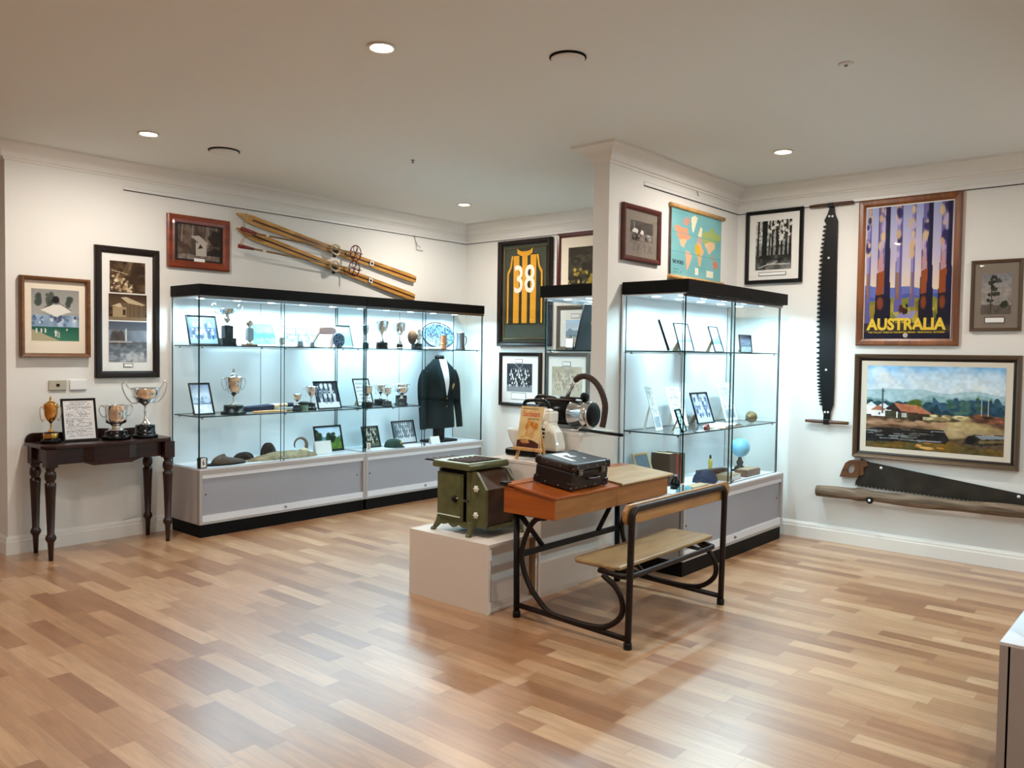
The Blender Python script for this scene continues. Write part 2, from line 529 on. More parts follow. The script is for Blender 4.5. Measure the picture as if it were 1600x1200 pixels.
# ------------------------------------------------------------------ painting pictures
class Pic:
    """A small colour grid that becomes the print of a picture (vertex colours on a flat sheet)."""

    def __init__(s, w, h, bg='#808080', seed=1):
        s.w, s.h = w, h
        s.a = np.zeros((h, w, 3)) + np.array(s.c(bg))
        s.X, s.Y = np.meshgrid((np.arange(w) + .5) / w, (np.arange(h) + .5) / h)
        s.rs = np.random.RandomState(seed)

    @staticmethod
    def c(c):
        if isinstance(c, str):
            c = c.lstrip('#')
            return [int(c[i:i + 2], 16) / 255 for i in (0, 2, 4)]
        return c

    def blend(s, k, c, a=1.):
        k = (k * a)[..., None]
        s.a = s.a * (1 - k) + np.array(s.c(c)) * k
        return s

    def rect(s, x0, y0, x1, y1, c, a=1.):
        return s.blend(((s.X >= x0) & (s.X <= x1) & (s.Y >= y0) & (s.Y <= y1)).astype(float), c, a)

    def ell(s, x, y, rx, ry, c, a=1., soft=.25):
        d = np.sqrt(((s.X - x) / rx) ** 2 + ((s.Y - y) / ry) ** 2)
        return s.blend(np.clip((1 + soft - d) / (2 * soft), 0, 1), c, a)

    def poly(s, pts, c, a=1.):
        k = np.zeros(s.X.shape, bool)
        n = len(pts)
        for i in range(n):
            x0, y0 = pts[i]; x1, y1 = pts[(i + 1) % n]
            if y0 == y1: continue
            cr = ((y0 > s.Y) != (y1 > s.Y)) & (s.X < (x1 - x0) * (s.Y - y0) / (y1 - y0) + x0)
            k ^= cr
        return s.blend(k.astype(float), c, a)

    def line(s, x0, y0, x1, y1, w, c, a=1.):
        dx, dy = x1 - x0, y1 - y0
        t = np.clip(((s.X - x0) * dx + (s.Y - y0) * dy) / (dx * dx + dy * dy + 1e-9), 0, 1)
        d = np.hypot(s.X - x0 - t * dx, (s.Y - y0 - t * dy) * s.h / s.w)
        return s.blend((d < w / 2).astype(float), c, a)

    def grad(s, y0, y1, c0, c1, a=1.):
        t = np.clip((s.Y - y0) / (y1 - y0), 0, 1)[..., None]
        k = ((s.Y >= y0) & (s.Y <= y1)).astype(float)[..., None] * a
        col = np.array(s.c(c0)) * (1 - t) + np.array(s.c(c1)) * t
        s.a = s.a * (1 - k) + col * k
        return s

    def field(s, nx, ny):
        g = s.rs.rand(ny + 2, nx + 2)
        fx, fy = s.X * nx, s.Y * ny
        ix, iy = fx.astype(int), fy.astype(int)
        tx, ty = fx - ix, fy - iy
        tx, ty = tx * tx * (3 - 2 * tx), ty * ty * (3 - 2 * ty)
        return (g[iy, ix] * (1 - tx) + g[iy, ix + 1] * tx) * (1 - ty) + (g[iy + 1, ix] * (1 - tx) + g[iy + 1, ix + 1] * tx) * ty

    def noise(s, nx, ny, amp, y0=0., y1=1., x0=0., x1=1.):
        f = (s.field(nx, ny) - .5) * 2 * amp
        k = ((s.Y >= y0) & (s.Y <= y1) & (s.X >= x0) & (s.X <= x1))
        s.a = np.clip(s.a + (f * k)[..., None], 0, 1)
        return s

    def blobs(s, n, x0, y0, x1, y1, r0, r1, cols, a=1., ar=1.):
        for _ in range(n):
            r = r0 + (r1 - r0) * s.rs.rand()
            s.ell(x0 + (x1 - x0) * s.rs.rand(), y0 + (y1 - y0) * s.rs.rand(), r * ar, r, cols[s.rs.randint(len(cols))], a)
        return s

    def hill(s, base, amp, n, c, bottom=0., a=1., x0=0., x1=1.):
        g = s.rs.rand(n + 2)
        f = np.clip((s.X - x0) / (x1 - x0), 0, .999) * n
        i = f.astype(int); t = f - i; t = t * t * (3 - 2 * t)
        top = base + amp * (g[i] * (1 - t) + g[i + 1] * t)
        return s.blend(((s.Y < top) & (s.Y > bottom) & (s.X >= x0) & (s.X <= x1)).astype(float), c, a)

    def person(s, x, y, hgt, body, head='#c9a58a', legs=None):
        w = hgt * .125 * s.h / s.w
        s.rect(x - w * .75, y, x - w * .1, y + hgt * .42, legs or body)
        s.rect(x + w * .1, y, x + w * .75, y + hgt * .42, legs or body)
        s.ell(x, y + hgt * .57, w, hgt * .19, body, 1, .12)
        s.rect(x - w * .08, y + hgt * .4, x + w * .08, y + hgt * .76, '#55565a', .7)
        s.ell(x, y + hgt * .9, w * .5, hgt * .085, head, 1, .15)
        s.ell(x, y + hgt * .96, w * .5, hgt * .04, '#2a2624', .8, .2)
        return s

    def team(s, x0, x1, y0, rows, n, hgt, shirt, dark='#333333', head='#c8c8c8'):
        for r in range(rows - 1, -1, -1):
            for i in range(n - (r % 2)):
                x = x0 + (x1 - x0) * (i + .5 + .5 * (r % 2)) / n
                s.person(x, y0 + r * hgt * .7, hgt, shirt if (i + r) % 4 else dark, head, dark if (i + r) % 3 else shirt)
        return s

    def text(s, x0, x1, ytop, ybot, n, c='#555555', a=.7, dens=.8):
        """Rows of word-like dashes, as print too small to read."""
        dy = (ytop - ybot) / n
        for i in range(n):
            y = ytop - (i + .5) * dy
            x = x0 + (.0 if s.rs.rand() < .8 else .05)
            end = x1 - (x1 - x0) * (.4 * s.rs.rand() if s.rs.rand() < .35 else .03)
            while x < end:
                w = (.03 + .08 * s.rs.rand())
                if s.rs.rand() < dens: s.rect(x, y - dy * .25, min(x + w, end), y + dy * .25, c, a)
                x += w + .02
        return s

    def mesh(s, name, width, height, y=0., parent=None, mtx=None, x=0., z=0.):
        """A flat sheet in local XZ facing -Y: centre x, bottom z."""
        n, h, w = s.w * s.h, s.h, s.w
        xs = np.linspace(-width / 2, width / 2, w + 1) + x
        zs = np.linspace(0, height, h + 1) + z
        XX, ZZ = np.meshgrid(xs, zs)
        co = np.stack([XX.ravel(), np.full(XX.size, y), ZZ.ravel()], 1)
        i = np.arange((h + 1) * (w + 1)).reshape(h + 1, w + 1)
        q = np.stack([i[:-1, :-1], i[:-1, 1:], i[1:, 1:], i[1:, :-1]], -1).reshape(-1, 4)
        me = bpy.data.meshes.new(name)
        me.vertices.add(len(co)); me.vertices.foreach_set('co', co.astype(np.float32).ravel())
        me.loops.add(q.size); me.loops.foreach_set('vertex_index', q.astype(np.int32).ravel())
        me.polygons.add(len(q))
        me.polygons.foreach_set('loop_start', np.arange(0, q.size, 4, dtype=np.int32))
        me.polygons.foreach_set('loop_total', np.full(len(q), 4, np.int32))
        me.update(calc_edges=True)
        at = me.color_attributes.new('paint', 'FLOAT_COLOR', 'CORNER')
        a = np.clip(.5 + (s.a - .5) * 1.08 - .05, .02, 1).reshape(-1, 3)
        a = np.where(a <= .04045, a / 12.92, ((a + .055) / 1.055) ** 2.4)
        col = np.concatenate([a, np.ones((len(a), 1))], 1)
        at.data.foreach_set('color', np.repeat(col, 4, 0).astype(np.float32).ravel())
        me.materials.append(M['print'])
        if mtx is not None: me.transform(mtx)
        o = bpy.data.objects.new(name, me)
        C.objects.link(o)
        if parent: o.parent = parent
        return o


# ------------------------------------------------------------------ the room
Xl, Yb, Zc = -6.2, 6.366, 2.80          # left wall face, back wall face, ceiling height
PX0, PX1, PY = -3.172, -3.048, 4.468    # the free-standing end of the partition


def sweep(path, prof):
    """A moulding: (out, z) profile swept along wall faces, room on the right-hand side, mitred."""
    g = G()
    P = [Vector((a, b)) for a, b in path]
    n = len(P)
    rows = []
    for i in range(n):
        def nrm(a, b):
            d = (P[b] - P[a]).normalized()
            return Vector((d.y, -d.x))
        if i == 0: m = nrm(0, 1)
        elif i == n - 1: m = nrm(n - 2, n - 1)
        else:
            a, b = nrm(i - 1, i), nrm(i, i + 1)
            m = (a + b) / (1 + a.dot(b))
        rows.append([(P[i].x + m.x * o, P[i].y + m.y * o, z) for o, z in prof])
    k = len(prof)
    v = [p for r in rows for p in r]
    f = []
    for i in range(n - 1):
        for j in range(k):
            j2 = (j + 1) % k
            f.append((i * k + j, i * k + j2, (i + 1) * k + j2, (i + 1) * k + j))
    f += [tuple(range(k)), tuple(reversed(range((n - 1) * k, n * k)))]
    return g._add(v, f)


struct('floor', G().box(-9, 3, -4, 6.6, -.1, 0), M['floor'])
struct('ceiling', G().box(-9, 3, -4, 6.6, Zc, Zc + .1), M['ceil'])
struct('wall_left', G().box(-9, Xl, 1.915, 6.6, 0, Zc), M['wall'])
struct('wall_back', G().box(Xl, 2.6, Yb, 6.6, 0, Zc), M['wall'])
struct('wall_partition', G().box(PX0, PX1, PY, Yb, 0, Zc), M['wall'])
struct('wall_right', G().box(2.6, 2.75, -4, 6.6, 0, Zc), M['wall'])
struct('wall_front', G().box(-9, 2.6, -4.15, -4, 0, Zc), M['wall'])
struct('wall_passage', G().box(-9.15, -9, -4, 1.915, 0, Zc), M['wall'])

around = [(-9, 1.915), (Xl, 1.915), (Xl, Yb), (PX0, Yb), (PX0, PY), (PX1, PY), (PX1, Yb), (2.6, Yb)]
cov = [(0, 2.685), (.010, 2.685), (.013, 2.698), (.026, 2.702), (.030, 2.715)] + \
      [(.030 + .065 * (1 - math.cos(t)), 2.715 + .06 * math.sin(t)) for t in (.3, .6, .9, 1.2, 1.5)] + \
      [(.100, 2.780), (.112, 2.783), (.115, Zc - .0005), (0, Zc - .0005)]
struct('trim_1', sweep(around, cov), M['trim'])
bb = [(0, 0), (.018, 0), (.018, .085), (.014, .095), (.014, .105), (.008, .118), (.004, .125), (0, .125)]
struct('baseboard_left', sweep(around[:4], bb), M['trim'])
struct('baseboard_back', sweep(around[4:], bb), M['trim'])
rl = [(0, 2.606), (.009, 2.606), (.009, 2.609), (.006, 2.611), (.006, 2.628), (.009, 2.632), (0, 2.632)]
struct('trim_2', sweep([(Xl, 2.70), (Xl, Yb), (PX0, Yb)], rl), M['rail'])
rd = [(0, 2.6015), (.010, 2.6015), (.010, 2.6055), (0, 2.6055)]  # dark strip modelled in place of the shadow gap below the picture rail
struct('rail_shadow_left', sweep([(Xl, 2.70), (Xl, Yb), (PX0, Yb)], rd), M['iron2'])
struct('rail_shadow_right', sweep([(PX1, 4.889), (PX1, Yb), (2.6, Yb)], rd), M['iron2'])
struct('trim_3', sweep([(PX1, 4.889), (PX1, Yb), (2.6, Yb)], rl), M['rail'])

# ------------------------------------------------------------------ ceiling fittings and their light
lamp_no = 0
for (x, y, lab) in [(-2.898, 2.414, 'bright round ceiling downlight nearest to the viewer'),
                    (-5.213, 2.431, 'round ceiling downlight above the console table and triple photograph'),
                    (-5.306, 5.414, 'round ceiling downlight near the corner by the striped jersey'),
                    (-2.236, 5.318, 'round ceiling downlight by the partition and the world map'),
                    (.1, 2.42, None), (.35, 5.2, None), (-5.2, -.6, None), (-2.6, -.6, None)]:
    t = None
    if lab:
        t = thing('ceiling_downlight', lab, 'light', (x, y, Zc), 0, 'ceiling downlights')
        G().lathe([(.050, -.001), (.066, -.001), (.066, -.007), (.058, -.010), (.050, -.007), (.050, -.001)], 32).build('trim_ring', M['rail'], t)
        G().lathe([(.0001, -.004), (.050, -.004)], 32).build('lens', M['lampwarm'], t)
    li = bpy.data.lights.new('downlight_lamp', 'AREA')
    li.shape = 'DISK'; li.size = .08; li.energy = LAMP_W; li.color = (1, .93, .85)
    lo = bpy.data.objects.new('downlight_lamp', li); C.objects.link(lo)
    lo.location = (x, y, Zc - .02)

for (x, y, r, lab) in [(-2.318, 3.04, .086, 'large round ceiling vent cover between the two front downlights'),
                       (-5.236, 2.968, .105, 'round ceiling vent cover above the red framed hut photograph')]:
    t = thing('ceiling_vent', lab, 'vent', (x, y, Zc), 0, 'round ceiling vents')
    G().lathe([(r * .9, -.0005), (r, -.0005), (r, -.006), (r * .93, -.004), (r * .9, -.0005)], 40).build('vent_ring', M['ink'], t)
    G().lathe([(.0001, -.016), (r * .86, -.016), (r * .92, -.012), (r * .92, -.008), (r * .5, -.003)], 40).build('cover_disc', M['rail'], t)
t = thing('smoke_detector', 'flat white disc detector with a dark centre on the right of the ceiling', 'detector', (-1.356, 3.92, Zc))
G().lathe([(.035, -.0005), (.035, -.006), (.012, -.008), (.0001, -.008)], 24).build('cover_disc', M['rail'], t)
G().lathe([(.008, -.008), (.008, -.014), (.0001, -.014)], 12).build('sensor', M['steel'], t)
t = thing('sprinkler_head', 'tiny dark sprinkler head in the ceiling behind the vents', 'sprinkler', (-4.398, 3.959, Zc))
G().lathe([(.014, -.0005), (.014, -.004), (.006, -.006), (.006, -.02), (.013, -.022), (.0001, -.024)], 14).build('nozzle', M['steel'], t)


# ------------------------------------------------------------------ picture frames
def moulding(w, h, fw, d, lip=.35, z0=0.):
    """Four mitred bars as one mesh; back at y=0, front at y=-d."""
    loops = [(0, 0), (0, -d * .8), (fw * .18, -d), (fw * (1 - lip), -d * .9), (fw, -d * .62), (fw, 0)]
    g = G()
    v, f = [], []
    for i, y in loops:
        x = w / 2 - i
        v += [(-x, y, z0 + i), (x, y, z0 + i), (x, y, z0 + h - i), (-x, y, z0 + h - i)]
    n = len(loops)
    for a in range(n):
        b = (a + 1) % n
        for k in range(4):
            k2 = (k + 1) % 4
            f.append((a * 4 + k, a * 4 + k2, b * 4 + k2, b * 4 + k))
    return g._add(v, f)


def framed(name, label, cat, loc, rotz, w, h, fw, fm, d=.03, mount=None, pics=(), plaques=(), group=None,
           glass=True, tilt=0., strut=None, inner=None, deep=.4, back=None):
    """pics: (Pic, x0, z0, x1, z1) in metres from the lower-left of the frame."""
    t = thing(name, label, cat, loc, rotz, group)
    R = Matrix.Rotation(-tilt, 4, 'X')
    moulding(w, h, fw, d).xf(R).build('frame', fm, t)
    yb = -d * deep
    if back: G().box(-w / 2 + .004, w / 2 - .004, -.002, .001, .004, h - .004).xf(R).build('backing_board', back, t)
    if inner:                                   # a slip inside the moulding
        iw, im = inner
        moulding(w - 2 * fw + .002, h - 2 * fw + .002, iw, d * .6, .5, fw - .001).xf(R).build('slip', im, t)
    if mount:
        G().box(-w / 2 + fw * .5, w / 2 - fw * .5, yb, yb + .003, fw * .5, h - fw * .5).xf(R).build('mount', mount, t)
    for k, (p, x0, z0, x1, z1) in enumerate(pics):
        p.mesh('picture', x1 - x0, z1 - z0, yb - .0012 - .0005 * k, t, R, (x0 + x1) / 2 - w / 2, z0)
    for (x0, z0, x1, z1, bm) in plaques:
        pl = G().box(x0 - w / 2, x1 - w / 2, yb - .003, yb - .0004, z0, z1).xf(R).build('caption_plate', bm, t)
        e = .004
        G().box(x0 - w / 2 + e, x1 - w / 2 - e, yb - .0042, yb - .003, z0 + e, z1 - e).xf(R).build('caption', M['paper'], pl)
    if glass:
        G().box(-w / 2 + fw * .8, w / 2 - fw * .8, -d * .72, -d * .68, fw * .8, h - fw * .8).xf(R).build('glass', M['pglass'], t)
    if strut:
        a = h * .62
        s, c = math.sin(tilt), math.cos(tilt)
        top = Vector((0, a * s + .002, a * c))
        foot = Vector((0, a * s + a * .42, .003))
        g = G().ribbon([top, foot], (1, 0, 0), (0, .3, .9), [.03, min(.07, w * .4)], .003)
        g.build('easel_strut', strut, t)
    return t


def SW(w, h, pic, border, **k):
    return [(pic, border, border, w - border, h - border)]


# ---- the prints
def p_cricket():
    p = Pic(60, 84, '#a9a9a6', 3).noise(6, 8, .06)
    p.grad(.55, 1, '#b3b1ac', '#9d9c99')
    for x, y in ((.12, .78), (.36, .80), (.80, .76)): p.blobs(9, x - .05, y - .12, x + .05, y + .1, .03, .06, ['#4c5650', '#5e645c'])
    p.rect(0, .27, 1, .5, '#9db4cc').noise(10, 6, .12, .27, .5)
    p.blobs(30, 0, .3, 1, .48, .02, .05, ['#7286a8', '#c9d2de', '#5d6478', '#dfe2e8'])
    p.grad(0, .27, '#4f8a72', '#2b6a58'); p.poly([(0, 0), (.6, 0), (0, .22)], '#b9b08e')
    for x in (.1, .2, .28, .74): p.person(x, .16, .1, '#e6e4da')
    p.person(.5, .08, .16, '#ece8dd'); p.person(.56, .06, .15, '#d9d6cc')
    p.line(.2, .6, .46, .76, .02, '#4a4540').line(.82, .6, .54, .76, .02, '#6a5a4a')
    p.poly([(.18, .6), (.45, .7), (.62, .7), (.84, .58), (.5, .47)], '#e9e7e0')
    return p.ell(.5, .8, .075, .07, '#121212')


def p_sepia(kind, seed=1):
    p = Pic(66, 46, '#5f4a36', seed).noise(7, 6, .12).noise(20, 16, .08)
    if kind == 'creek':
        p.blobs(60, .05, .02, .65, .62, .02, .06, ['#cbb99a', '#a89272', '#e2d4b8', '#7a6347'])
        p.blobs(20, .6, .3, 1, 1, .05, .12, ['#3d2d20', '#4c3928'])
        p.line(.05, .7, .5, .6, .02, '#bba98a')
    elif kind == 'hut':
        p.grad(.6, 1, '#6a5540', '#4d3a28'); p.rect(0, 0, 1, .12, '#8e7a60')
        p.poly([(.15, .12), (.15, .5), (.4, .68), (.95, .58), (.95, .12)], '#7b6650')
        p.poly([(.32, .86), (.45, .9), (.97, .62), (.9, .58), (.5, .66)], '#c9b89a')
        p.rect(.1, .12, .45, .5, '#b09a7c').rect(.36, .2, .44, .42, '#4a3a2a').poly([(.05, .52), (.3, .66), (.36, .5)], '#d0c2a6')
        for x in np.linspace(.55, .92, 8): p.line(x, .12, x, .56, .008, '#5b4835')
    elif kind == 'flood':
        p.a[:] = .42
        p.noise(6, 5, .08); p.grad(.8, 1, '#6c7480', '#5c6470'); p.grad(0, .45, '#9aa0a6', '#6e747a').noise(12, 30, .1, 0, .45)
        p.rect(0, .5, 1, .78, '#7f8792').noise(9, 3, .14, .5, .78)
        p.blobs(14, .05, .5, .4, .72, .04, .1, ['#4c4642', '#5c5450']); p.line(.45, .5, .45, .8, .04, '#c7c7c4').line(.0, .5, .6, .5, .03, '#a8a6a2')
        p.blobs(16, .3, .02, .9, .2, .03, .08, ['#c2c4c6', '#b0b2b5'])
    elif kind == 'shed':
        p = Pic(90, 76, '#6d5c52', seed).noise(9, 8, .1)
        for x in p.rs.rand(14): p.line(x, .4, x + .03, 1, .02, ['#8f8076', '#a3958a', '#554840'][p.rs.randint(3)])
        p.blobs(18, .75, .1, 1, .8, .05, .12, ['#3a322c', '#463c34'])
        p.blobs(20, 0, .2, .4, .5, .03, .08, ['#5a4a40', '#7a685c'])
        p.rect(0, 0, 1, .14, '#8a7a70').noise(20, 8, .1, 0, .2)
        p.rect(.42, .12, .68, .5, '#c2b9ae').rect(.32, .2, .42, .6, '#5c5048')
        p.poly([(.3, .68), (.5, .72), (.74, .48), (.5, .5)], '#bdb4aa').poly([(.47, .32), (.53, .47), (.6, .36)], '#3c342e')
    elif kind == 'mill':
        p = Pic(60, 56, '#6a6058', seed).noise(7, 7, .12)
        p.grad(.6, 1, '#4e4640', '#5c544c'); p.rect(0, 0, 1, .34, '#8a8078').noise(14, 10, .08, 0, .35)
        for x, y, r in ((.2, .66, .14), (.5, .63, .08), (.8, .5, .14)):
            p.poly([(x - r, y - .04), (x - r * .3, y + .1), (x + r, y + .05), (x + r * .8, y - .07)], '#e9e4de')
        p.blobs(16, .1, .38, .95, .55, .03, .08, ['#2f2a27', '#8f857c'])
        p.line(.16, .66, .16, .95, .02, '#cfc8c0')
    elif kind == 'forest':
        p = Pic(76, 108, '#8b8a86', seed).noise(8, 10, .12)
        p.grad(.5, 1, '#a9a8a4', '#cfcdc8').noise(18, 26, .2, .4, 1)
        for x, w in ((.06, .05), (.24, .14), (.46, .05), (.6, .09), (.72, .05), (.84, .07), (.95, .06), (.38, .03)):
            p.line(x, .22, x + .02, 1, w, '#1f1f1e')
        p.blobs(60, .35, .55, 1, 1, .015, .04, ['#e2e0da', '#2d2d2b', '#55544f'])
        p.grad(0, .3, '#6e6d69', '#3a3a38').noise(12, 10, .16, 0, .3)
        p.line(.05, .26, .75, .2, .03, '#1b1b1a').line(.35, .12, .95, .1, .035, '#c4c2bc').line(.1, .05, .6, .16, .03, '#b7b5ae').line(.2, .18, 1, .26, .02, '#2a2a29')
    return p


def p_team(seed, shirt='#e8e8e8', bg='#3c4046', rows=3, n=8, w=60, h=60, ground='#8f9296', dark='#26262a', y0=.16, hgt=.3, head='#c8c8c8'):
    p = Pic(w, h, bg, seed).noise(6, 6, .08)
    p.rect(0, 0, 1, y0 + .06, ground).line(.3, 1, .6, .75, .02, '#a2a6aa').line(.65, 1, .5, .8, .015, '#9aa0a6')
    return p.team(.08, .92, y0, rows, n, hgt, shirt, dark, head)


def p_landscape(seed, sky=('#dfe9f2', '#b9d3ea'), far='#6f93a0', land='#6d8a3c', tree='#2c4026', w=60, h=40):
    p = Pic(w, h, sky[0], seed)
    p.grad(.5, 1, *sky).noise(5, 4, .05, .5, 1).hill(.5, .16, 5, far).hill(.34, .1, 7, tree).rect(0, 0, 1, .32, land).noise(14, 10, .08, 0, .34)
    if tree != '#2c4026':
        return p.blobs(20, .1, .3, .9, .55, .02, .07, [tree, far], .6)
    p.blobs(26, .45, .38, .75, .7, .04, .1, [tree, '#3f5a34', '#22331d']).blobs(12, 0, .3, .18, .9, .04, .1, ['#25331f', '#33462b'])
    return p.blobs(14, .75, .3, 1, .5, .03, .08, ['#5f8038', '#3f5f2c'])


def p_doc(seed, w=56, h=72, bg='#e9e9ea', n=26, head=True, photo=False):
    p = Pic(w, h, bg, seed)
    if head: p.rect(.22, .945, .8, .965, '#6a6a6a', .8)
    p.text(.08, .94, .92, .34 if photo else .06, n, '#5c5c60', .55)
    if photo:
        p.rect(.1, .06, .92, .3, '#a8b0b8').noise(8, 6, .12, .06, .3, .1, .92)
    return p


def p_painting():
    p = Pic(176, 112, '#cfe2ee', 7)
    p.grad(.55, 1, '#dfe8ea', '#8fc0e8').noise(5, 5, .06, .6, 1).noise(12, 9, .04, .6, 1)
    p.blobs(26, .05, .7, .95, .95, .05, .14, ['#e9e8e2', '#dce6ec', '#c5dcec'], .35)
    p.hill(.66, .07, 5, '#a9c4cc').hill(.56, .12, 6, '#8fb0b4').hill(.52, .1, 8, '#7b9d9e')
    p.hill(.53, .06, 26, '#33535f', .3).hill(.5, .16, 9, '#3f6175', .3, 1, .5, 1).hill(.46, .1, 30, '#2b4652', .3)
    p.hill(.5, .2, 8, '#49603c', .3, 1, .8, .97).blobs(14, .32, .5, .39, .57, .02, .04, ['#6b7c3a', '#56692f'])
    p.blobs(40, .62, .42, 1, .6, .015, .045, ['#36566a', '#2c4a5a', '#4b6b62'])
    p.blobs(30, .0, .45, .25, .56, .015, .035, ['#23414f', '#2f5560'])
    p.rect(0, 0, 1, .39, '#5f4e3a').grad(.2, .39, '#745a40', '#66503e').noise(10, 14, .06, 0, .39)
    p.blobs(26, .55, .2, 1, .36, .02, .05, ['#c2ad7c', '#a89270', '#8a7a5e', '#d2bf90'], .6, 2.2)
    p.blobs(30, 0, 0, 1, .12, .02, .06, ['#6f5c30', '#585029', '#856728', '#4a4526'], .6, 2.4).blobs(6, .4, .03, .6, .1, .01, .02, ['#d08a34', '#e0b070'], .8, 2.2)
    p.blobs(14, 0, .28, .6, .36, .015, .03, ['#b08f74', '#c2a184'], .6, 3)
    # small white sheds on the left
    for x0, x1, y0, y1, a in ((.0, .07, .40, .50, .56), (.09, .17, .42, .5, .55), (.04, .15, .38, .455, .52)):
        p.rect(x0, y0, x1, y1, '#e9e9e6')
        p.poly([(x0 - .01, y1), ((x0 + x1) / 2, a), (x1 + .015, y1)], '#b5785c' if a < .53 else '#dfe2e2')
    p.rect(.095, .40, .11, .425, '#2d3438').rect(.15, .37, .27, .47, '#4d4a38').poly([(.14, .48), (.27, .47), (.27, .45), (.15, .455)], '#dfe6ea')
    p.rect(.235, .375, .245, .45, '#e2e2df').rect(.27, .36, .5, .45, '#4b3c2a').blobs(10, .3, .36, .5, .44, .02, .04, ['#6b5a34', '#3a3022'])
    p.poly([(.14, .475), (.22, .55), (.29, .45), (.26, .44)], '#3a302a').poly([(.21, .555), (.40, .53), (.51, .43), (.27, .455)], '#b5775a')
    p.poly([(.27, .38), (.27, .44), (.31, .44), (.31, .38)], '#cfd2d0', .8).rect(.43, .37, .49, .405, '#c9c6a4', .8)
    p.blobs(24, .5, .37, .78, .43, .01, .025, ['#c8b684', '#8e7a56', '#4a4236', '#e2d6ac'], .9, 2.4)
    p.blobs(18, .8, .38, 1, .44, .012, .03, ['#5c3f30', '#8c5c44', '#3e3226'], .9, 2.2).rect(.97, .38, .985, .4, '#d0582c')
    for x, a, b in ((.125, .42, .72), (.845, .45, .62), (.89, .45, .64)): p.line(x, a, x, b, .006, '#b9bcb4' if x > .5 else '#4c5a60')
    p.line(.115, .69, .14, .69, .005, '#4c5a60')
    # log piles
    p.poly([(0, .07), (0, .22), (.1, .25), (.58, .26), (.61, .2), (.63, .14), (.6, .1), (.3, .09)], '#2b2724')
    for i in range(34):
        x = p.rs.rand() * .5; y = .1 + p.rs.rand() * .14
        p.line(x, y, x + .06 + .08 * p.rs.rand(), y + .008, .006 + .006 * p.rs.rand(), ['#4a4038', '#6c6a64', '#161413', '#84888c', '#30281f'][p.rs.randint(5)])
    p.poly([(.72, .12), (.76, .21), (.8, .23), (1, .24), (1, .14), (.85, .1)], '#3a342c').poly([(.8, .225), (1, .235), (1, .2), (.85, .18)], '#8d949a')
    return p.ell(.775, .165, .03, .045, '#141210').line(.84, .15, .99, .17, .02, '#7b6a48').noise(40, 30, .05)


def p_poster():
    """A plain stand-in: tall tree trunks before blue hills, yellow lettering added separately."""
    p = Pic(108, 168, '#c8bcd0', 11)
    p.grad(.3, .62, '#ecd9b0', '#c9bfd6').grad(.62, 1, '#c9bfd6', '#a9b0d8').noise(4, 6, .03)
    p.hill(.33, .1, 4, '#6f79b8', .2).hill(.3, .05, 6, '#5864a6', .2)
    p.hill(.27, .05, 9, '#8f8a40', .1).rect(0, 0, 1, .26, '#a9983f').noise(9, 8, .12, 0, .28)
    p.poly([(.3, .14), (.42, .25), (.62, .2), (.55, .14)], '#9a93c0').blobs(22, .2, .13, .95, .26, .02, .05, ['#c6b450', '#6d6a2c', '#7f8a3c', '#4c4a22'], .8)
    trunks = [(.04, .05, .1, 0), (.22, .16, .12, 1), (.40, .075, .2, 0), (.56, .05, .24, 0), (.72, .135, .16, 1), (.93, .14, .1, 1)]
    for x, w, y0, big in trunks:
        b = '#2e2a5c' if big else '#6d67a4'
        p.poly([(x - w * .62, y0), (x - w * .46, .55), (x - w * .42, 1), (x + w * .42, 1), (x + w * .46, .55), (x + w * .62, y0)], b)
        p.rect(x - w * .4, .34, x + w * .05, 1, '#8a80b4' if big else '#a39cc6', .85)
        p.blobs(10, x - w * .4, .62, x + w * .1, .98, .02, .045, ['#d8b68c', '#39336c', '#c4b4d4', '#e0c49c'], .9, .8)
        if big:
            p.poly([(x - w * .5, .28), (x - w * .44, .6), (x - w * .1, .66), (x + w * .08, .5), (x, .28)], '#9c5428')
            p.poly([(x - w * .44, .5), (x - w * .3, .7), (x - w * .12, .72), (x + w * .02, .52)], '#c9a8bc', .8)
            p.poly([(x - w * .62, .1), (x - w * .54, .33), (x + w * .55, .35), (x + w * .62, .1)], '#1f1a34')
            p.ell(x - w * .2, .27, w * .25, .05, '#8a4a26')
            p.rect(x + w * .1, .2, x + w * .44, 1, '#1f1c44', .8)
        else:
            p.rect(x - w * .35, .3, x + w * .1, .5, '#9c7048', .8)
    p.blobs(6, .42, .2, .55, .26, .015, .025, ['#5a3020', '#3c241c'])
    p.rect(0, 0, 1, .05, '#23223c').rect(0, .05, 1, .12, '#2f2c38', .75)
    return p


def p_tree():
    p = Pic(52, 76, '#9a948f', 4).noise(4, 6, .04).grad(.55, 1, '#a49c96', '#8a8a90')
    p.rect(0, 0, 1, .16, '#4a4840').hill(.2, .06, 6, '#6a625a').line(.32, .08, .36, .8, .035, '#4a4238')
    for x, y, r in ((.4, .9, .12), (.55, .82, .14), (.34, .78, .12), (.3, .66, .14), (.45, .62, .13), (.36, .5, .14), (.5, .5, .1), (.3, .36, .12), (.8, .28, .14), (.75, .2, .12)):
        p.blobs(7, x - r * .7, y - .03, x + r * .7, y + .03, .02, .045, ['#35372f', '#44463c'], 1, 1.4)
    return p.noise(14, 20, .05)


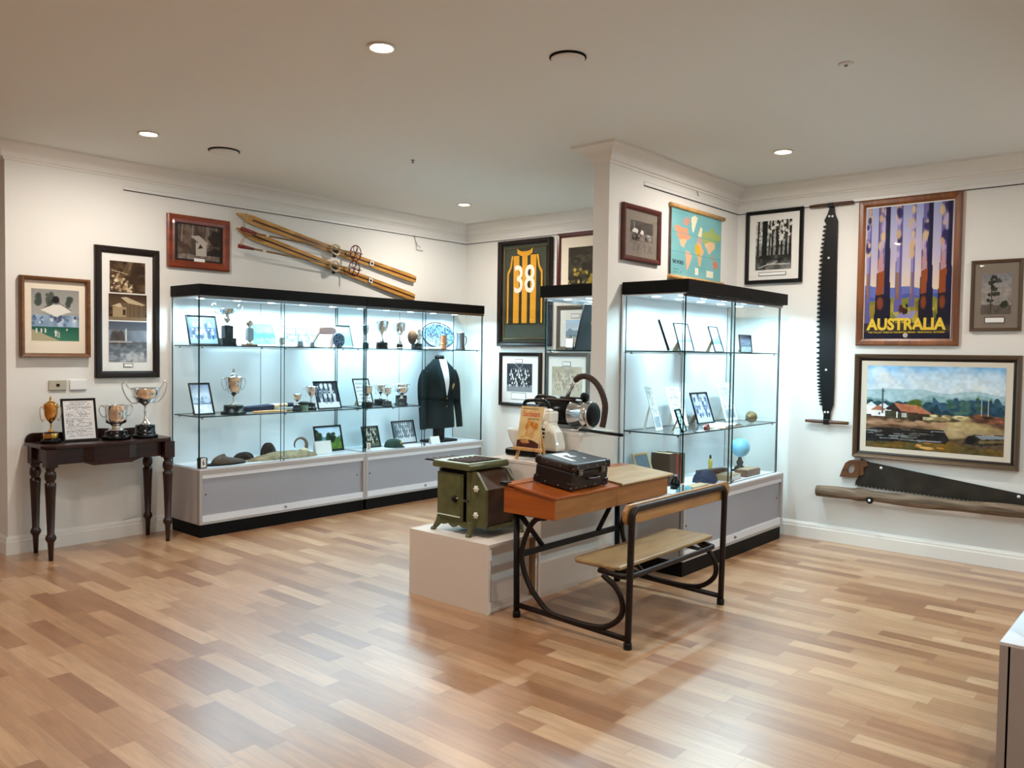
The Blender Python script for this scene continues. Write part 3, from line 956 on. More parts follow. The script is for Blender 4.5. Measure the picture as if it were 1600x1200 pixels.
def p_dark_painting():
    p = Pic(60, 66, '#3d3626', 9).noise(6, 6, .08).noise(16, 18, .06)
    p.blobs(14, .2, .6, .6, .8, .02, .05, ['#6c6550', '#585038'], .7, 1.6)
    p.blobs(24, .2, .3, .6, .46, .02, .05, ['#a89238', '#7d6a2c', '#c0ac4c']).blobs(16, 0, .08, 1, .2, .02, .04, ['#b5a468', '#7a6a40', '#d0c080'], .8)
    return p.blobs(14, .6, .08, .9, .3, .03, .06, ['#b09a3a', '#8a762c'])


def p_map():
    p = Pic(120, 96, '#83b9bd', 5).noise(5, 5, .03)
    p.poly([(.05, .72), (.12, .75), (.2, .72), (.3, .73), (.32, .66), (.38, .6), (.3, .56), (.26, .5), (.24, .44), (.18, .46), (.15, .54), (.1, .62)], '#dc9f7e')
    p.poly([(.15, .54), (.3, .57), (.26, .48), (.24, .43), (.18, .46)], '#e4bd98')
    p.poly([(.22, .84), (.3, .9), (.36, .85), (.3, .76), (.22, .78)], '#c79a8e')
    p.poly([(.37, .9), (.44, .95), (.5, .92), (.46, .8), (.42, .68), (.39, .72), (.38, .82)], '#e6e0c6')
    p.poly([(.27, .4), (.35, .39), (.4, .33), (.38, .26), (.33, .14), (.3, .1), (.29, .2), (.28, .3)], '#e2b394')
    p.poly([(.46, .5), (.5, .56), (.56, .56), (.6, .5), (.64, .44), (.6, .34), (.57, .2), (.54, .2), (.52, .32), (.47, .38)], '#dfb384')
    p.poly([(.46, .5), (.5, .54), (.54, .48), (.56, .36), (.5, .36), (.46, .42)], '#d6b23c')
    p.poly([(.52, .68), (.56, .8), (.6, .78), (.58, .64), (.52, .6)], '#e9dcb4').poly([(.49, .6), (.53, .64), (.58, .63), (.6, .56), (.52, .55)], '#c9a59c')
    p.poly([(.6, .7), (.66, .76), (.72, .74), (.8, .84), (.88, .76), (.99, .74), (.98, .66), (.9, .62), (.82, .58), (.72, .58), (.64, .54), (.6, .6)], '#a9b976')
    p.poly([(.64, .55), (.74, .6), (.86, .6), (.87, .52), (.8, .46), (.74, .4), (.7, .48)], '#e2c29e')
    p.poly([(.82, .28), (.88, .33), (.93, .3), (.94, .22), (.86, .2)], '#d98d74').blobs(8, .76, .32, .86, .42, .01, .02, ['#c9947c', '#b5a880'])
    p.rect(.47, .06, .53, .17, '#e9e6d2').rect(.7, .05, .84, .16, '#e9e6d2')
    for i in range(7): p.line(0, .08 + i * .14, 1, .08 + i * .14, .003, '#6fa7ad').line(.06 + i * .15, 0, .06 + i * .15, 1, .003, '#6fa7ad')
    return p.text(.05, .24, .13, .05, 4, '#456a74', .6)


# ---- pictures on the left wall (facing +X: rotated a quarter turn)
def onleft(y, z): return (Xl + .0015, y, z)


def onback(x, z): return (x, Yb - .0015, z)


framed('framed_picture', 'light brown box frame with cream mount and a cricket collage, above the light switches', 'picture',
       onleft(2.22, 1.354), R90, .455, .56, .028, M['fbrown'], .05, M['mount'],
       [(p_cricket(), .075, .115, .385, .475)], deep=.25)
framed('framed_picture', 'tall dark brown frame holding three stacked old photographs', 'picture',
       onleft(2.724, 1.203), R90, .476, .972, .05, M['fdark'], .03, M['mountw'],
       [(p_sepia('creek', 2), .107, .635, .370, .868), (p_sepia('hut', 3), .098, .43, .380, .625), (p_sepia('flood', 4), .098, .118, .380, .42)],
       [(.205, .078, .276, .108, M['fblack'])])
framed('framed_picture', 'wide red-brown frame with a sepia photograph of a small hut in the bush', 'picture',
       onleft(3.29, 2.064), R90, .525, .415, .06, M['fred'], .03, M['mountb'],
       [(p_sepia('shed', 5), .085, .075, .44, .345)])
cap = G().box(.22 - .2625, .31 - .2625, -.0165, -.0145, .058, .085)
cap.build('caption', M['paper'], bpy.data.objects[[o.name for o in bpy.data.objects if o.get('label', '').startswith('wide red-brown')][0]])
framed('framed_picture', 'upper dark frame seen as a thin edge on the far left end wall', 'picture', (-6.85, 1.9135, 1.43), 0, .6, .5, .045, M['fdark'], .03, M['mountw'],
       [(p_sepia('creek', 8), .12, .12, .48, .38)])
framed('framed_picture', 'lower black frame seen as a thin edge on the far left end wall', 'picture', (-6.835, 1.9135, .98), 0, .6, .37, .045, M['fblack'], .03, M['mountw'],
       [(p_sepia('mill', 9), .12, .1, .48, .28)])

# ---- pictures on the back wall, left of the partition
t = framed('framed_jersey', 'tall dark frame holding a black and gold striped sports jersey numbered 38', 'picture', onback(-5.345, 1.502), 0,
           .70, 1.083, .045, M['fdark'], .055, M['mountgreen'], deep=.15)
moulding(.56, .93, .006, .012, .35, .075).xf(Matrix.Translation((0, -.011, 0))).build('slip', M['fgilt'], t)
JZ = .135
half = [(.0, .83), (.055, .845), (.095, .862), (.105, .84), (.10, .80), (.17, .79), (.19, .68), (.235, .62), (.235, .1), (0, .1)]
half = [(a, b + JZ) for a, b in half]
body = [(-a, b) for a, b in half[::-1]][1:] + half
js = G().prism([(a, b) for a, b in body if True], -.0185, -.0125)
j = js.build('jersey', M['jersey_b'], t)
for x0, x1, z1 in ((-.036, .034, .83), (-.15, -.075, .79), (.075, .15, .79)):
    G().prism([(x0, .1 + JZ), (x1, .1 + JZ), (x1, z1 + JZ), (x0, z1 + JZ)], -.0200, -.0184).build('stripe', M['jersey_y'], j)
for s in (-1, 1):
    G().prism([(s * a, b + JZ) for a, b in ((.235, .1), (.215, .1), (.213, .6), (.175, .67), (.155, .79), (.178, .79), (.197, .68), (.235, .62))], -.0202, -.0184).build('armhole_trim', M['jersey_y'], j)
G().prism([(a, b + JZ) for a, b in ((-.105, .862), (-.06, .835), (0, .825), (.06, .835), (.105, .862), (.1, .81), (.05, .785), (0, .78), (-.05, .785), (-.1, .81))], -.0206, -.0184).build('collar', M['jersey_y'], j)
lettering('jersey_number', '38', M['white_t'], j, .27, (0, -.0215, .685), .285, .0012, .01)

framed('framed_picture', 'red-brown frame with cream mount and a dark landscape painting, partly behind the partition', 'picture', onback(-4.60, 1.96), 0,
       .665, .645, .045, M['fwar'], .03, M['mount'], [(p_dark_painting(), .135, .115, .53, .50)])
framed('framed_picture', 'silvery blue frame with a beach photograph seen through the case end', 'picture', onback(-4.69, 1.46), 0,
       .47, .44, .04, M['fbronze'], .03, M['mountw'], [(p_landscape(12, far='#8fa3b4', land='#b5aa98', tree='#7d8890'), .11, .06, .36, .30)], [(.17, .315, .28, .36, M['fblack'])])
framed('framed_picture', 'dark frame with a black and white team photograph below the jersey', 'picture', onback(-5.392, .884), 0,
       .555, .553, .035, M['fdark'], .04, M['mountw'], [(p_team(21, n=9, rows=4, hgt=.21, y0=.18, w=78, h=78), .10, .15, .44, .44)],
       [(.215, .445, .31, .485, M['fblack']), (.165, .07, .36, .14, M['fblack'])])
framed('framed_picture', 'dark frame with a faded sepia team photograph behind the vacuum hose', 'picture', onback(-4.79, .884), 0,
       .53, .555, .035, M['fbronze'], .04, M['mountw'], [(p_team(22, '#d8c8b4', '#c6b9a2', 4, 11, w=90, h=72, ground='#c9bea8', dark='#8f7a68', hgt=.2, y0=.2), .08, .13, .45, .42)],
       [(.21, .425, .31, .47, M['fblack']), (.165, .06, .36, .125, M['fblack'])])

# ---- pictures on the partition and the right-hand back wall
framed('framed_picture', 'dark brown frame with grey mount and old hut photograph left of the world map', 'picture', (PX1 + .0015, 4.85, 2.066), R90,
       .483, .382, .035, M['fwar'], .03, M['mountg'], [(p_sepia('mill', 6), .10, .075, .39, .28)])
framed('framed_picture', 'black frame with white mount and a forest photograph, right of the world map', 'picture', onback(-2.728, 2.021), 0,
       .476, .592, .03, M['fblack'], .03, M['mountw'], [(p_sepia('forest', 7), .085, .11, .385, .505)], [(.115, .062, .345, .092, M['fblack'])])
t = framed('framed_poster', 'large brown framed travel poster of tall trees reading AUSTRALIA', 'poster', onback(-1.718, 1.521), 0,
           .697, 1.08, .05, M['fpost'], .025, M['paper'], [(p_poster(), .055, .05, .642, 1.02)])
lettering('title_shadow', 'AUSTRALIA', M['navyink'], t, .548, (.003, -.0128, .152), .098, .0004, .05)
lettering('title', 'AUSTRALIA', M['yellow'], t, .54, (-.003, -.0136, .157), .090, .0004, .04)
lettering('subtitle', 'THE TALLEST TREES IN THE BRITISH EMPIRE - MARYSVILLE, VICTORIA', M['yellow'], t, .52, (0, -.0128, .096), .014, .0004, .012)
G().lathe([(.010, 0), (.0165, 0), (.0165, .001), (.010, .001), (.010, 0)], 20, (0, -.0125, .075), axis='y').build('emblem', M['white_t'], t)
G().lathe([(.0001, 0), (.006, 0), (.006, .001), (.0001, .001)], 12, (0, -.0125, .075), axis='y').build('emblem', M['white_t'], t)
framed('framed_picture', 'small brown frame with a grey watercolour of a lone tree at far right', 'picture', onback(-1.148, 1.622), 0,
       .31, .486, .022, M['fbronze'], .025, M['mountg'], [(p_tree(), .065, .115, .245, .39)], [(.09, .055, .21, .095, M['fblack'])])
framed('framed_painting', 'large framed oil painting of a sawmill yard below the AUSTRALIA poster', 'painting', onback(-1.52, .680), 0,
       1.085, .777, .032, M['fbronze'], .045, M['linen'], [(p_painting(), .092, .085, .993, .692)], glass=False, inner=(.022, M['fdark']), deep=.42)

t = thing('wall_map', 'blue world map on wooden rollers hanging above the right glass case', 'map', (PX1 + .004, 5.655, 2.005), R90)
p_map().mesh('map_sheet', .79, .505, -.006, t, None, 0, .01)
G().box(-.395, .395, -.0055, -.0045, .01, .515).build('backing_cloth', M['mount'], t)
for z in (.0, .52): G().lathe([(.0001, -.425), (.016, -.425), (.016, .425), (.0001, .425)], 14, (0, -.012, z), axis='x').build('roller', M['fbrown'] if 0 else M['easel'], t)
G().tube([(-.41, -.008, .0), (-.41, -.008, .52)], .007, 8).build('side_batten', M['sawh'], t)
lettering('map_title', 'THE WORLD', M['navyink'], t, .17, (-.29, -.0068, .115), .028, .0003, .02)

# ---- small fittings on the walls
for i, (y, m, lab) in enumerate([(2.235, 'switch', 'beige wall plate with a dark button above the console table'), (2.373, 'rail', 'plain white wall plate above the console table')]):
    t = thing('wall_plate', lab, 'switch', (Xl + .001, y, 1.12), R90)
    G().box(-.058, .058, -.012, 0, 0, .072).build('plate', M[m], t, .003)
    if i == 0: G().box(-.010, .010, -.015, -.011, .027, .045).build('button', M['ink'], t)
t = thing('picture_hook', 'bent wire picture hook dangling from the rail above the skis', 'hook', (Xl + .004, 5.60, 2.5), R90)
G().tube([(0, -.006, .11), (.02, -.01, .04), (.03, -.01, .02), (.09, -.008, .0)], .0025, 6).build('wire', M['steel'], t)
G().tube([(.03, -.01, .045), (.03, -.01, -.03), (.12, -.008, -.035)], .0025, 6).build('wire', M['steel'], t)
t = thing('wall_hook', 'tiny dark hook in the partition wall above the world map', 'hook', (PX1 + .001, 5.64, 2.66), R90)
G().tube([(0, -.002, .02), (.0, -.012, .012), (.0, -.012, -.004), (.008, -.012, -.012), (.014, -.012, -.004)], .002, 6).build('hook_wire', M['iron2'], t)
t = thing('cable_stub', 'short white cable stub at the skirting behind the console table', 'cable', (Xl + .02, 2.735, .15), R90)
G().tube([(-.05, -.004, -.012), (.0, -.004, 0), (.05, -.004, .006)], .004, 8).build('cable', M['rail'], t)


# ------------------------------------------------------------------ skis and poles above the left case
def onL(p, off=.0):
    return Vector((Xl + .03 + off, p[0], p[1]))


SK = []
for (a, b, lab) in [((3.5861, 2.5460), (5.5978, 2.1608), 'upper wooden ski with a dark centre stripe, mounted above the left case'),
                    ((3.5863, 2.4253), (5.5827, 1.9787), 'lower wooden ski with a dark centre stripe, just above the black case top')]:
    t = thing('ski', lab, 'ski', (0, 0, 0), 0, 'wooden skis on the left wall')
    n = 26
    A, B = onL(a), onL(b)
    d = (B - A).normalized()
    side = d.cross(Vector((1, 0, 0))).normalized()
    pts, ws, ws2 = [], [], []
    for i in range(n):
        u = i / (n - 1)
        up = .03 * max(0, 1 - u / .14) ** 2
        pts.append(A.lerp(B, u) + Vector((up - .012 * math.sin(PI * u), 0, 0)))
        ws.append(.078 * min(1, .12 + u / .07) * (1 - .28 * math.sin(PI * min(1, max(0, (u - .05) / .95))) ** 2 * .6) * (1 if u < .985 else .8))
    G().ribbon(pts, side, (1, 0, 0), ws, .016).build('ski_board', M['skiw'], t, .002)
    G().ribbon([p + Vector((.0162, 0, 0)) for p in pts[2:]], side, (1, 0, 0), [.014] * (n - 2), .0012).build('centre_stripe', M['skid'], t)
    # binding: cream leather toe loop, black strap, metal plate
    c = A.lerp(B, .50) + Vector((.02, 0, 0))
    bd = G()
    bd.tube([c + side * .045 * math.cos(q) + d * .05 * math.sin(q) * 1.0 + Vector((.012 + .008 * math.cos(2 * q), 0, 0)) for q in [2 * PI * k / 16 for k in range(16)]], .009, 8, True)
    bd.build('toe_loop', M['leather'], t)
    G().ribbon([c + Vector((.01, -.02, 0)), c + Vector((.016, -.015, -.045)), c + Vector((.008, -.02, -.068))], (0, 1, 0), (1, 0, 0), [.05, .045, .025], .006).build('heel_strap', M['iron2'], t)
    e = A.lerp(B, .715) + Vector((.0165, 0, 0))
    pl = G().ribbon([e - d * .022, e + d * .022], side, (1, 0, 0), [.044, .044], .003).build('metal_plate', M['rail'], t)
    G().ribbon([e - d * .011 + Vector((.003, 0, 0)), e + d * .011 + Vector((.003, 0, 0))], side, (1, 0, 0), [.022, .022], .002).build('plate_slot', M['ink'], pl)

for (h0, h1, s0, tip, bk, lab) in [((3.6153, 2.4237), (3.7514, 2.3978), (3.7634, 2.3965), (4.8722, 2.3395), (4.7820, 2.3393), 'upper bamboo ski pole with a red grip lying across the lower ski'),
                                   ((3.5922, 2.2787), (3.7277, 2.2667), (3.7337, 2.2673), (4.8584, 2.1876), (4.7682, 2.1977), 'lower bamboo ski pole with a red grip, hanging under the lower ski')]:
    t = thing('ski_pole', lab, 'ski pole', (0, 0, 0), 0, 'bamboo ski poles on the left wall')
    o = .066
    G().tube([onL(s0, o), onL(tip, o)], [.008, .006], 8).build('shaft', M['bamboo'], t)
    hp = G().tube([onL(h0, o), onL(h0, o).lerp(onL(h1, o), .15), onL(h1, o)], [.017, .018, .011], 10).build('grip', M['redpaint'], t)
    k = onL(s0, o).lerp(onL(tip, o), .07)
    G().tube([k, k + (onL(tip, o) - k).normalized() * .03], .0095, 8).build('ferrule', M['rail'], t)
    c = onL(bk, o + .012)
    dd = (onL(tip, o) - onL(s0, o)).normalized()
    u1 = Vector((0, 0, 1)); u2 = Vector((.75, .66, 0))
    bs = G().tube([c + u1 * .072 * math.cos(q) + u2 * .05 * math.sin(q) for q in [2 * PI * i / 20 for i in range(20)]], .005, 6, True)
    bs.build('basket', M['redpaint'], t)
    sp = G()
    for q in (.4, 1.97, 3.54, 5.1):
        sp.tube([c, c + u1 * .072 * math.cos(q) + u2 * .05 * math.sin(q)], .004, 6)
    for q in (0, 2.1, 4.2):
        cc = c + u1 * .04 * math.cos(q) + u2 * .028 * math.sin(q)
        sp.tube([cc + u1 * .03 * math.cos(r_) + u2 * .02 * math.sin(r_) for r_ in [2 * PI * i / 12 for i in range(12)]], .003, 5, True)
    sp.build('basket_spokes', M['redpaint'], t)
    top = h0[1] + (.13 if h0[1] > 2.35 else .10)
    G().tube([onL(h0, o + .01), Vector((Xl + .115, h0[0] + .03, top - .02)), Vector((Xl + .112, h0[0] + .035, top)), Vector((Xl + .115, h0[0] + .045, top - .03)), onL(h0, o + .016) + Vector((0, .012, 0))], .003, 6).build('wrist_strap', M['khaki'], t)

# ------------------------------------------------------------------ saws and pole on the right-hand back wall
t = thing('two_man_saw', 'long black two-man crosscut saw hanging upright between two pictures', 'saw', (-2.29, Yb - .012, .92))
H = 1.69


def sawpt(p): return (p[0] + 2.29, p[1] - .92)


LE = [(-2.3221, 2.4489), (-2.3451, 2.2140), (-2.3532, 1.9668), (-2.3538, 1.7183), (-2.3480, 1.4192), (-2.3351, 1.2198), (-2.3105, 1.0510)]
LE = [sawpt(p) for p in LE]
Lf = []
NT = 44
for i in range(NT):
    u = (i + .0) / NT * (len(LE) - 1)
    k = int(u); f_ = u - k
    a = (LE[k][0] + (LE[k + 1][0] - LE[k][0]) * f_, LE[k][1] + (LE[k + 1][1] - LE[k][1]) * f_)
    st_ = (LE[0][1] - LE[-1][1]) / NT
    Lf += [(a[0] + .012, a[1]), (a[0] - .012, a[1] - st_ * .25), (a[0] - .012, a[1] - st_ * .5), (a[0] + .012, a[1] - st_ * .7)]
pts = [sawpt(p) for p in ((-2.2868, 2.5876), (-2.3024, 2.5354), (-2.3280, 2.4839))] + Lf + \
      [sawpt(p) for p in ((-2.3023, 1.0215), (-2.2913, 0.9822), (-2.2927, 0.9422), (-2.2411, 0.9454), (-2.2377, 1.0002), (-2.2176, 1.0657), (-2.2147, 1.2239), (-2.2188, 1.7160), (-2.2228, 2.2057), (-2.2231, 2.4738), (-2.2464, 2.5297), (-2.2527, 2.5840))]
t2 = G().prism(pts, -.006, -.002).build('blade', M['saw'], t)
for (x, z) in [sawpt(p) for p in ((-2.2812, 1.3309), (-2.2856, 2.1952), (-2.2820, 1.0027), (-2.2574, 1.0041), (-2.2896, 2.5145), (-2.2652, 2.5121))]:
    G().lathe([(.0001, .002), (.006, .002), (.009, 0)], 12, (x, -.0062, z), axis='y').build('rivet', M['rail'], t)
for (x, z) in (sawpt((-2.2627, 0.9291)), sawpt((-2.2750, 2.6010))):
    G().lathe([(.0001, -.165), (.011, -.165), (.014, -.1), (.014, .1), (.012, .165), (.0001, .165)], 12, (x, -.016, z), axis='x').build('handle', M['sawh'], t)
    G().box(x - .022, x + .022, -.034, -.001, z - .02, z + .012 if z > 1 else z + .02).build('handle_mount', M['saw'], t, .003)
t = thing('handsaw', 'wide grey one-man crosscut saw with a wooden grip below the big painting', 'saw', (0, Yb - .014, 0))
bl = [(-2.0039, 0.6695), (-1.9338, 0.6472), (-0.9691, 0.5296), (-0.8339, 0.5122), (-0.8317, 0.4442)]
low0, low1 = (-2.0309, 0.4670), (-0.8315, 0.4357)
teeth = []
for i in range(44):
    u = 1 - i / 43
    p = (low0[0] + (low1[0] - low0[0]) * u, low0[1] + (low1[1] - low0[1]) * u)
    teeth += [p, (p[0] - .008, p[1] - .012)]
G().prism(bl + teeth + [(-2.0363, 0.4908), (-2.0096, 0.5425)], -.005, -.002).build('blade', M['saws'], t)
ho = [(-2.0504, 0.6554), (-2.0833, 0.6473), (-2.1112, 0.6250), (-2.1292, 0.5838), (-2.1470, 0.5326), (-2.1513, 0.5148), (-2.0987, 0.5206), (-2.0467, 0.5238), (-2.0093, 0.5328), (-2.0059, 0.5770), (-2.0072, 0.6206), (-2.0175, 0.6537)]
hc_ = (-2.0672, 0.5828)
hi_ = []
for a, b in ho:
    q = math.atan2((b - hc_[1]) / 1.5, a - hc_[0])
    hi_.append((hc_[0] + .025 * math.cos(q) + .010 * math.sin(q), hc_[1] + .038 * math.sin(q)))
G().ring(ho, hi_, -.018, .004).build('grip', M['sawh'], t)
G().prism([(-2.0128, 0.6541), (-1.9616, 0.6542), (-1.9423, 0.6223), (-1.9786, 0.5992), (-1.9726, 0.5514), (-2.0024, 0.5360)], -.016, .002).build('grip_cheek', M['sawh'], t, .002)
for p in ((-1.8552, 0.6119), (-0.9721, 0.5075)):
    G().lathe([(.0001, .003), (.008, .003), (.011, 0)], 12, (p[0], -.006, p[1]), axis='y').build('screw', M['rail'], t)
t = thing('timber_pole', 'weathered round timber pole fixed along the wall under the handsaw', 'pole', (0, Yb - .075, 0))
g = G()
pa, pb = (-2.3049, 0.3949), (-0.7951, 0.4152)
ps, rs = [], []
for i in range(30):
    u = i / 29
    ps.append((pa[0] + (pb[0] - pa[0]) * u, .0, pa[1] + (pb[1] - pa[1]) * u + .004 * math.sin(u * 9)))
    rs.append(.042 + .003 * math.sin(u * 17) + (.012 * math.exp(-((u - .22) / .03) ** 2)))
g.tube(ps, rs, 14)
g.build('pole_shaft', M['log'], t)
kx, kz = (-1.8985, 0.3764)
G().lathe([(.0001, .006), (.022, .004), (.026, 0)], 12, (kx, -.048, kz), axis='y').build('knot_hole', M['ink'], t)
for px_ in (.25, 1.1): G().box(pa[0] + px_ - .012, pa[0] + px_ + .012, .0, .073, pa[1] + (pb[1] - pa[1]) * px_ / (pb[0] - pa[0]) - .02, pa[1] + (pb[1] - pa[1]) * px_ / (pb[0] - pa[0]) + .02).build('wall_mount', M['iron2'], t)
G().lathe([(.0001, .004), (.009, .003), (.011, 0)], 12, (kx, -.055, kz), axis='y').build('screw', M['rail'], t)


# ------------------------------------------------------------------ trophies
PROF = {
    'urn': [(.0001, 0), (.42, 0), (.42, .03), (.2, .09), (.1, .18), (.13, .24), (.1, .3), (.2, .36), (.6, .45), (.86, .6), (.95, .8), (1, .985), (1.04, 1), (.97, .99), (.9, .8), (.7, .55), (.0001, .45)],
    'tankard': [(.0001, 0), (.66, 0), (.7, .04), (.5, .1), (.36, .18), (.5, .25), (.85, .32), (.93, .45), (.95, .7), (.99, .98), (1.03, 1), (.95, .98), (.9, .6), (.6, .4), (.0001, .36)],
    'chalice': [(.0001, 0), (.42, 0), (.4, .04), (.2, .1), (.1, .18), (.07, .3), (.13, .36), (.07, .42), (.08, .52), (.35, .58), (.6, .62), (.8, .72), (.95, .78), (.92, .86), (1.05, .97), (1.08, 1), (.98, .98), (.8, .8), (.0001, .66)],
    'goblet': [(.0001, 0), (.5, 0), (.48, .05), (.14, .16), (.1, .36), (.4, .46), (.9, .62), (1, .97), (1.03, 1), (.96, .98), (.85, .65), (.0001, .52)],
    'bowl': [(.0001, 0), (.34, 0), (.34, .06), (.16, .2), (.14, .34), (.5, .44), (.85, .62), (.97, .82), (1.05, .97), (1.05, 1), (.98, .98), (.85, .7), (.0001, .52)],
}


def cup(label, loc, H, R, kind, base, m='silver', handles='ear', lid=False, group=None, seg=28, name='trophy_cup', hm=None, rotz=R90):
    """base: list of (radius, height) dark tiers; H is the height of the metal cup above them."""
    t = thing(name, label, 'trophy', loc, rotz, group)
    pr, z = [(.0001, 0)], 0
    for r, h in base:
        pr += [(r, z), (r, z + h * .85), (r * .96, z + h)]
        z += h
    pr.append((.0001, z))
    if base: G().lathe(pr, seg).build('base', M['gloss_black'], t)
    G().lathe([(r * R, z + q * H) for r, q in PROF[kind]], seg).build('cup', M[m], t)
    hs = {'ear': [(.93, .60), (1.15, .56), (1.42, .7), (1.5, .88), (1.3, 1.0), (1.08, .94)],
          'high': [(.55, .6), (1.0, .62), (1.4, .80), (1.62, 1.0), (1.62, 1.13), (1.42, 1.17), (1.3, 1.07), (1.12, .98)],
          'loop': [(.9, .5), (1.2, .42), (1.45, .6), (1.5, .85), (1.3, .95), (1.0, .88)],
          'scroll': [(.85, .42), (1.15, .38), (1.3, .5), (1.2, .66), (1.35, .86), (1.6, .98), (1.75, .9), (1.72, .8)]}.get(handles)
    if hs:
        for s in (-1, 1):
            pts = spline([(s * r * R, 0, z + q * H) for r, q in hs], 5)
            G().tube(pts, R * .055, 8).build('handle', M[hm or m], t)
    if lid:
        zz = z + H
        G().lathe([(R * r, zz + q * H) for r, q in [(1.03, .0), (.95, .04), (.55, .12), (.2, .16), (.12, .2), (.2, .24), (.1, .27), (.14, .31), (.0001, .35)]], seg).build('lid', M[m], t)
    return t


# ------------------------------------------------------------------ console table
t = thing('console_table', 'dark mahogany console table with turned legs against the left wall', 'table', (-6.175, 2.455, 0), R90)
# local x along the wall (-.4..+.4), local y 0 at the wall, negative towards the room
W2, TD, TH = .445, .375, .77
top = [(-W2, 0), (-W2, -TD + .07), (-W2 + .02, -TD + .03), (-W2 + .07, -TD), (-.2, -TD), (-.12, -TD - .02), (.12, -TD - .02), (.2, -TD), (W2 - .07, -TD), (W2 - .02, -TD + .03), (W2, -TD + .07), (W2, 0)]
G().prism(top, TH - .026, TH, 'xy').build('table_top', M['dwood'], t, .006)
ap = [(-.36, -TD + .05), (-.18, -TD + .05), (-.12, -TD + .025), (.12, -TD + .025), (.18, -TD + .05), (.36, -TD + .05), (.36, -TD + .075), (-.36, -TD + .075)]
G().prism(ap, TH - .135, TH - .026, 'xy').build('front_apron', M['dwood'], t, .003)
G().prism([(-.2, TH - .13), (-.13, TH - .155), (.13, TH - .155), (.2, TH - .13)], -TD + .012, -TD + .06).build('drawer_front', M['dwood'], t, .003)
for s in (-1, 1):
    G().box(s * .40, s * .38, -TD + .06, -.03, TH - .12, TH - .026).build('side_apron', M['dwood'], t)
gal = [(-W2, TH)] + [(-W2 + .05 * (1 - math.cos(a)), TH + .06 * math.sin(a)) for a in (.3, .6, .9, 1.2, 1.57)] + [(-.2, TH + .055), (0, TH + .07), (.2, TH + .055)] + \
      [(W2 - .05 * (1 - math.cos(a)), TH + .06 * math.sin(a)) for a in (1.57, 1.2, .9, .6, .3)] + [(W2, TH)]
G().prism(gal, -.022, -.002).build('back_gallery', M['dwood'], t, .003)
lp = [(.0001, 0), (.014, 0), (.019, .11), (.021, .125), (.031, .14), (.034, .155), (.028, .172), (.022, .18), (.030, .42), (.034, .5), (.035, .525), (.026, .53), (.026, .54), (.034, .555), (.036, .575), (.032, .6), (.024, .61), (.030, .622), (.030, .632), (.024, .64), (.0001, .64)]
for (x, y) in [(-.40, -.345), (.40, -.345), (-.39, -.045), (.39, -.045)]:
    g = G().lathe([(r, z * .985) for r, z in lp], 20, (x, y, 0))
    g.box(x - .036, x + .036, y - .036, y + .036, .625, TH - .026)
    g.build('leg', M['dwoodz'], t)

cup('small gold lidded cup on a black base at the left of the console table', (-6.00, 2.12, .7715), .185, .045, 'urn', [(.062, .022), (.046, .05)], 'gold', 'loop', True)
tt = bpy.data.objects[[o.name for o in bpy.data.objects if o.get('label', '').startswith('small gold lidded')][0]]
G().lathe([(.0466, .030), (.0475, .032), (.0475, .064), (.0466, .066)], 28).build('plaque_band', M['gold'], tt)
t = framed('framed_document', 'black framed typed page leaning on the console table', 'framed document', (-5.98, 2.305, .7715), R90 - .08, .225, .30, .014, M['fblack'], .016, None,
           [(p_doc(31), .013, .013, .212, .287)], tilt=.22, back=M['ink'], strut=M['ink'])
cup('wide silver two-handled loving cup in the middle of the console table', (-5.95, 2.535, .7715), .185, .078, 'tankard', [(.095, .025), (.075, .035)], 'silver', 'ear')
cup('tall silver chalice with scrolled handles at the right end of the console table', (-5.93, 2.735, .7715), .27, .100, 'chalice', [(.088, .022), (.072, .022), (.068, .048)], 'silver', 'high')


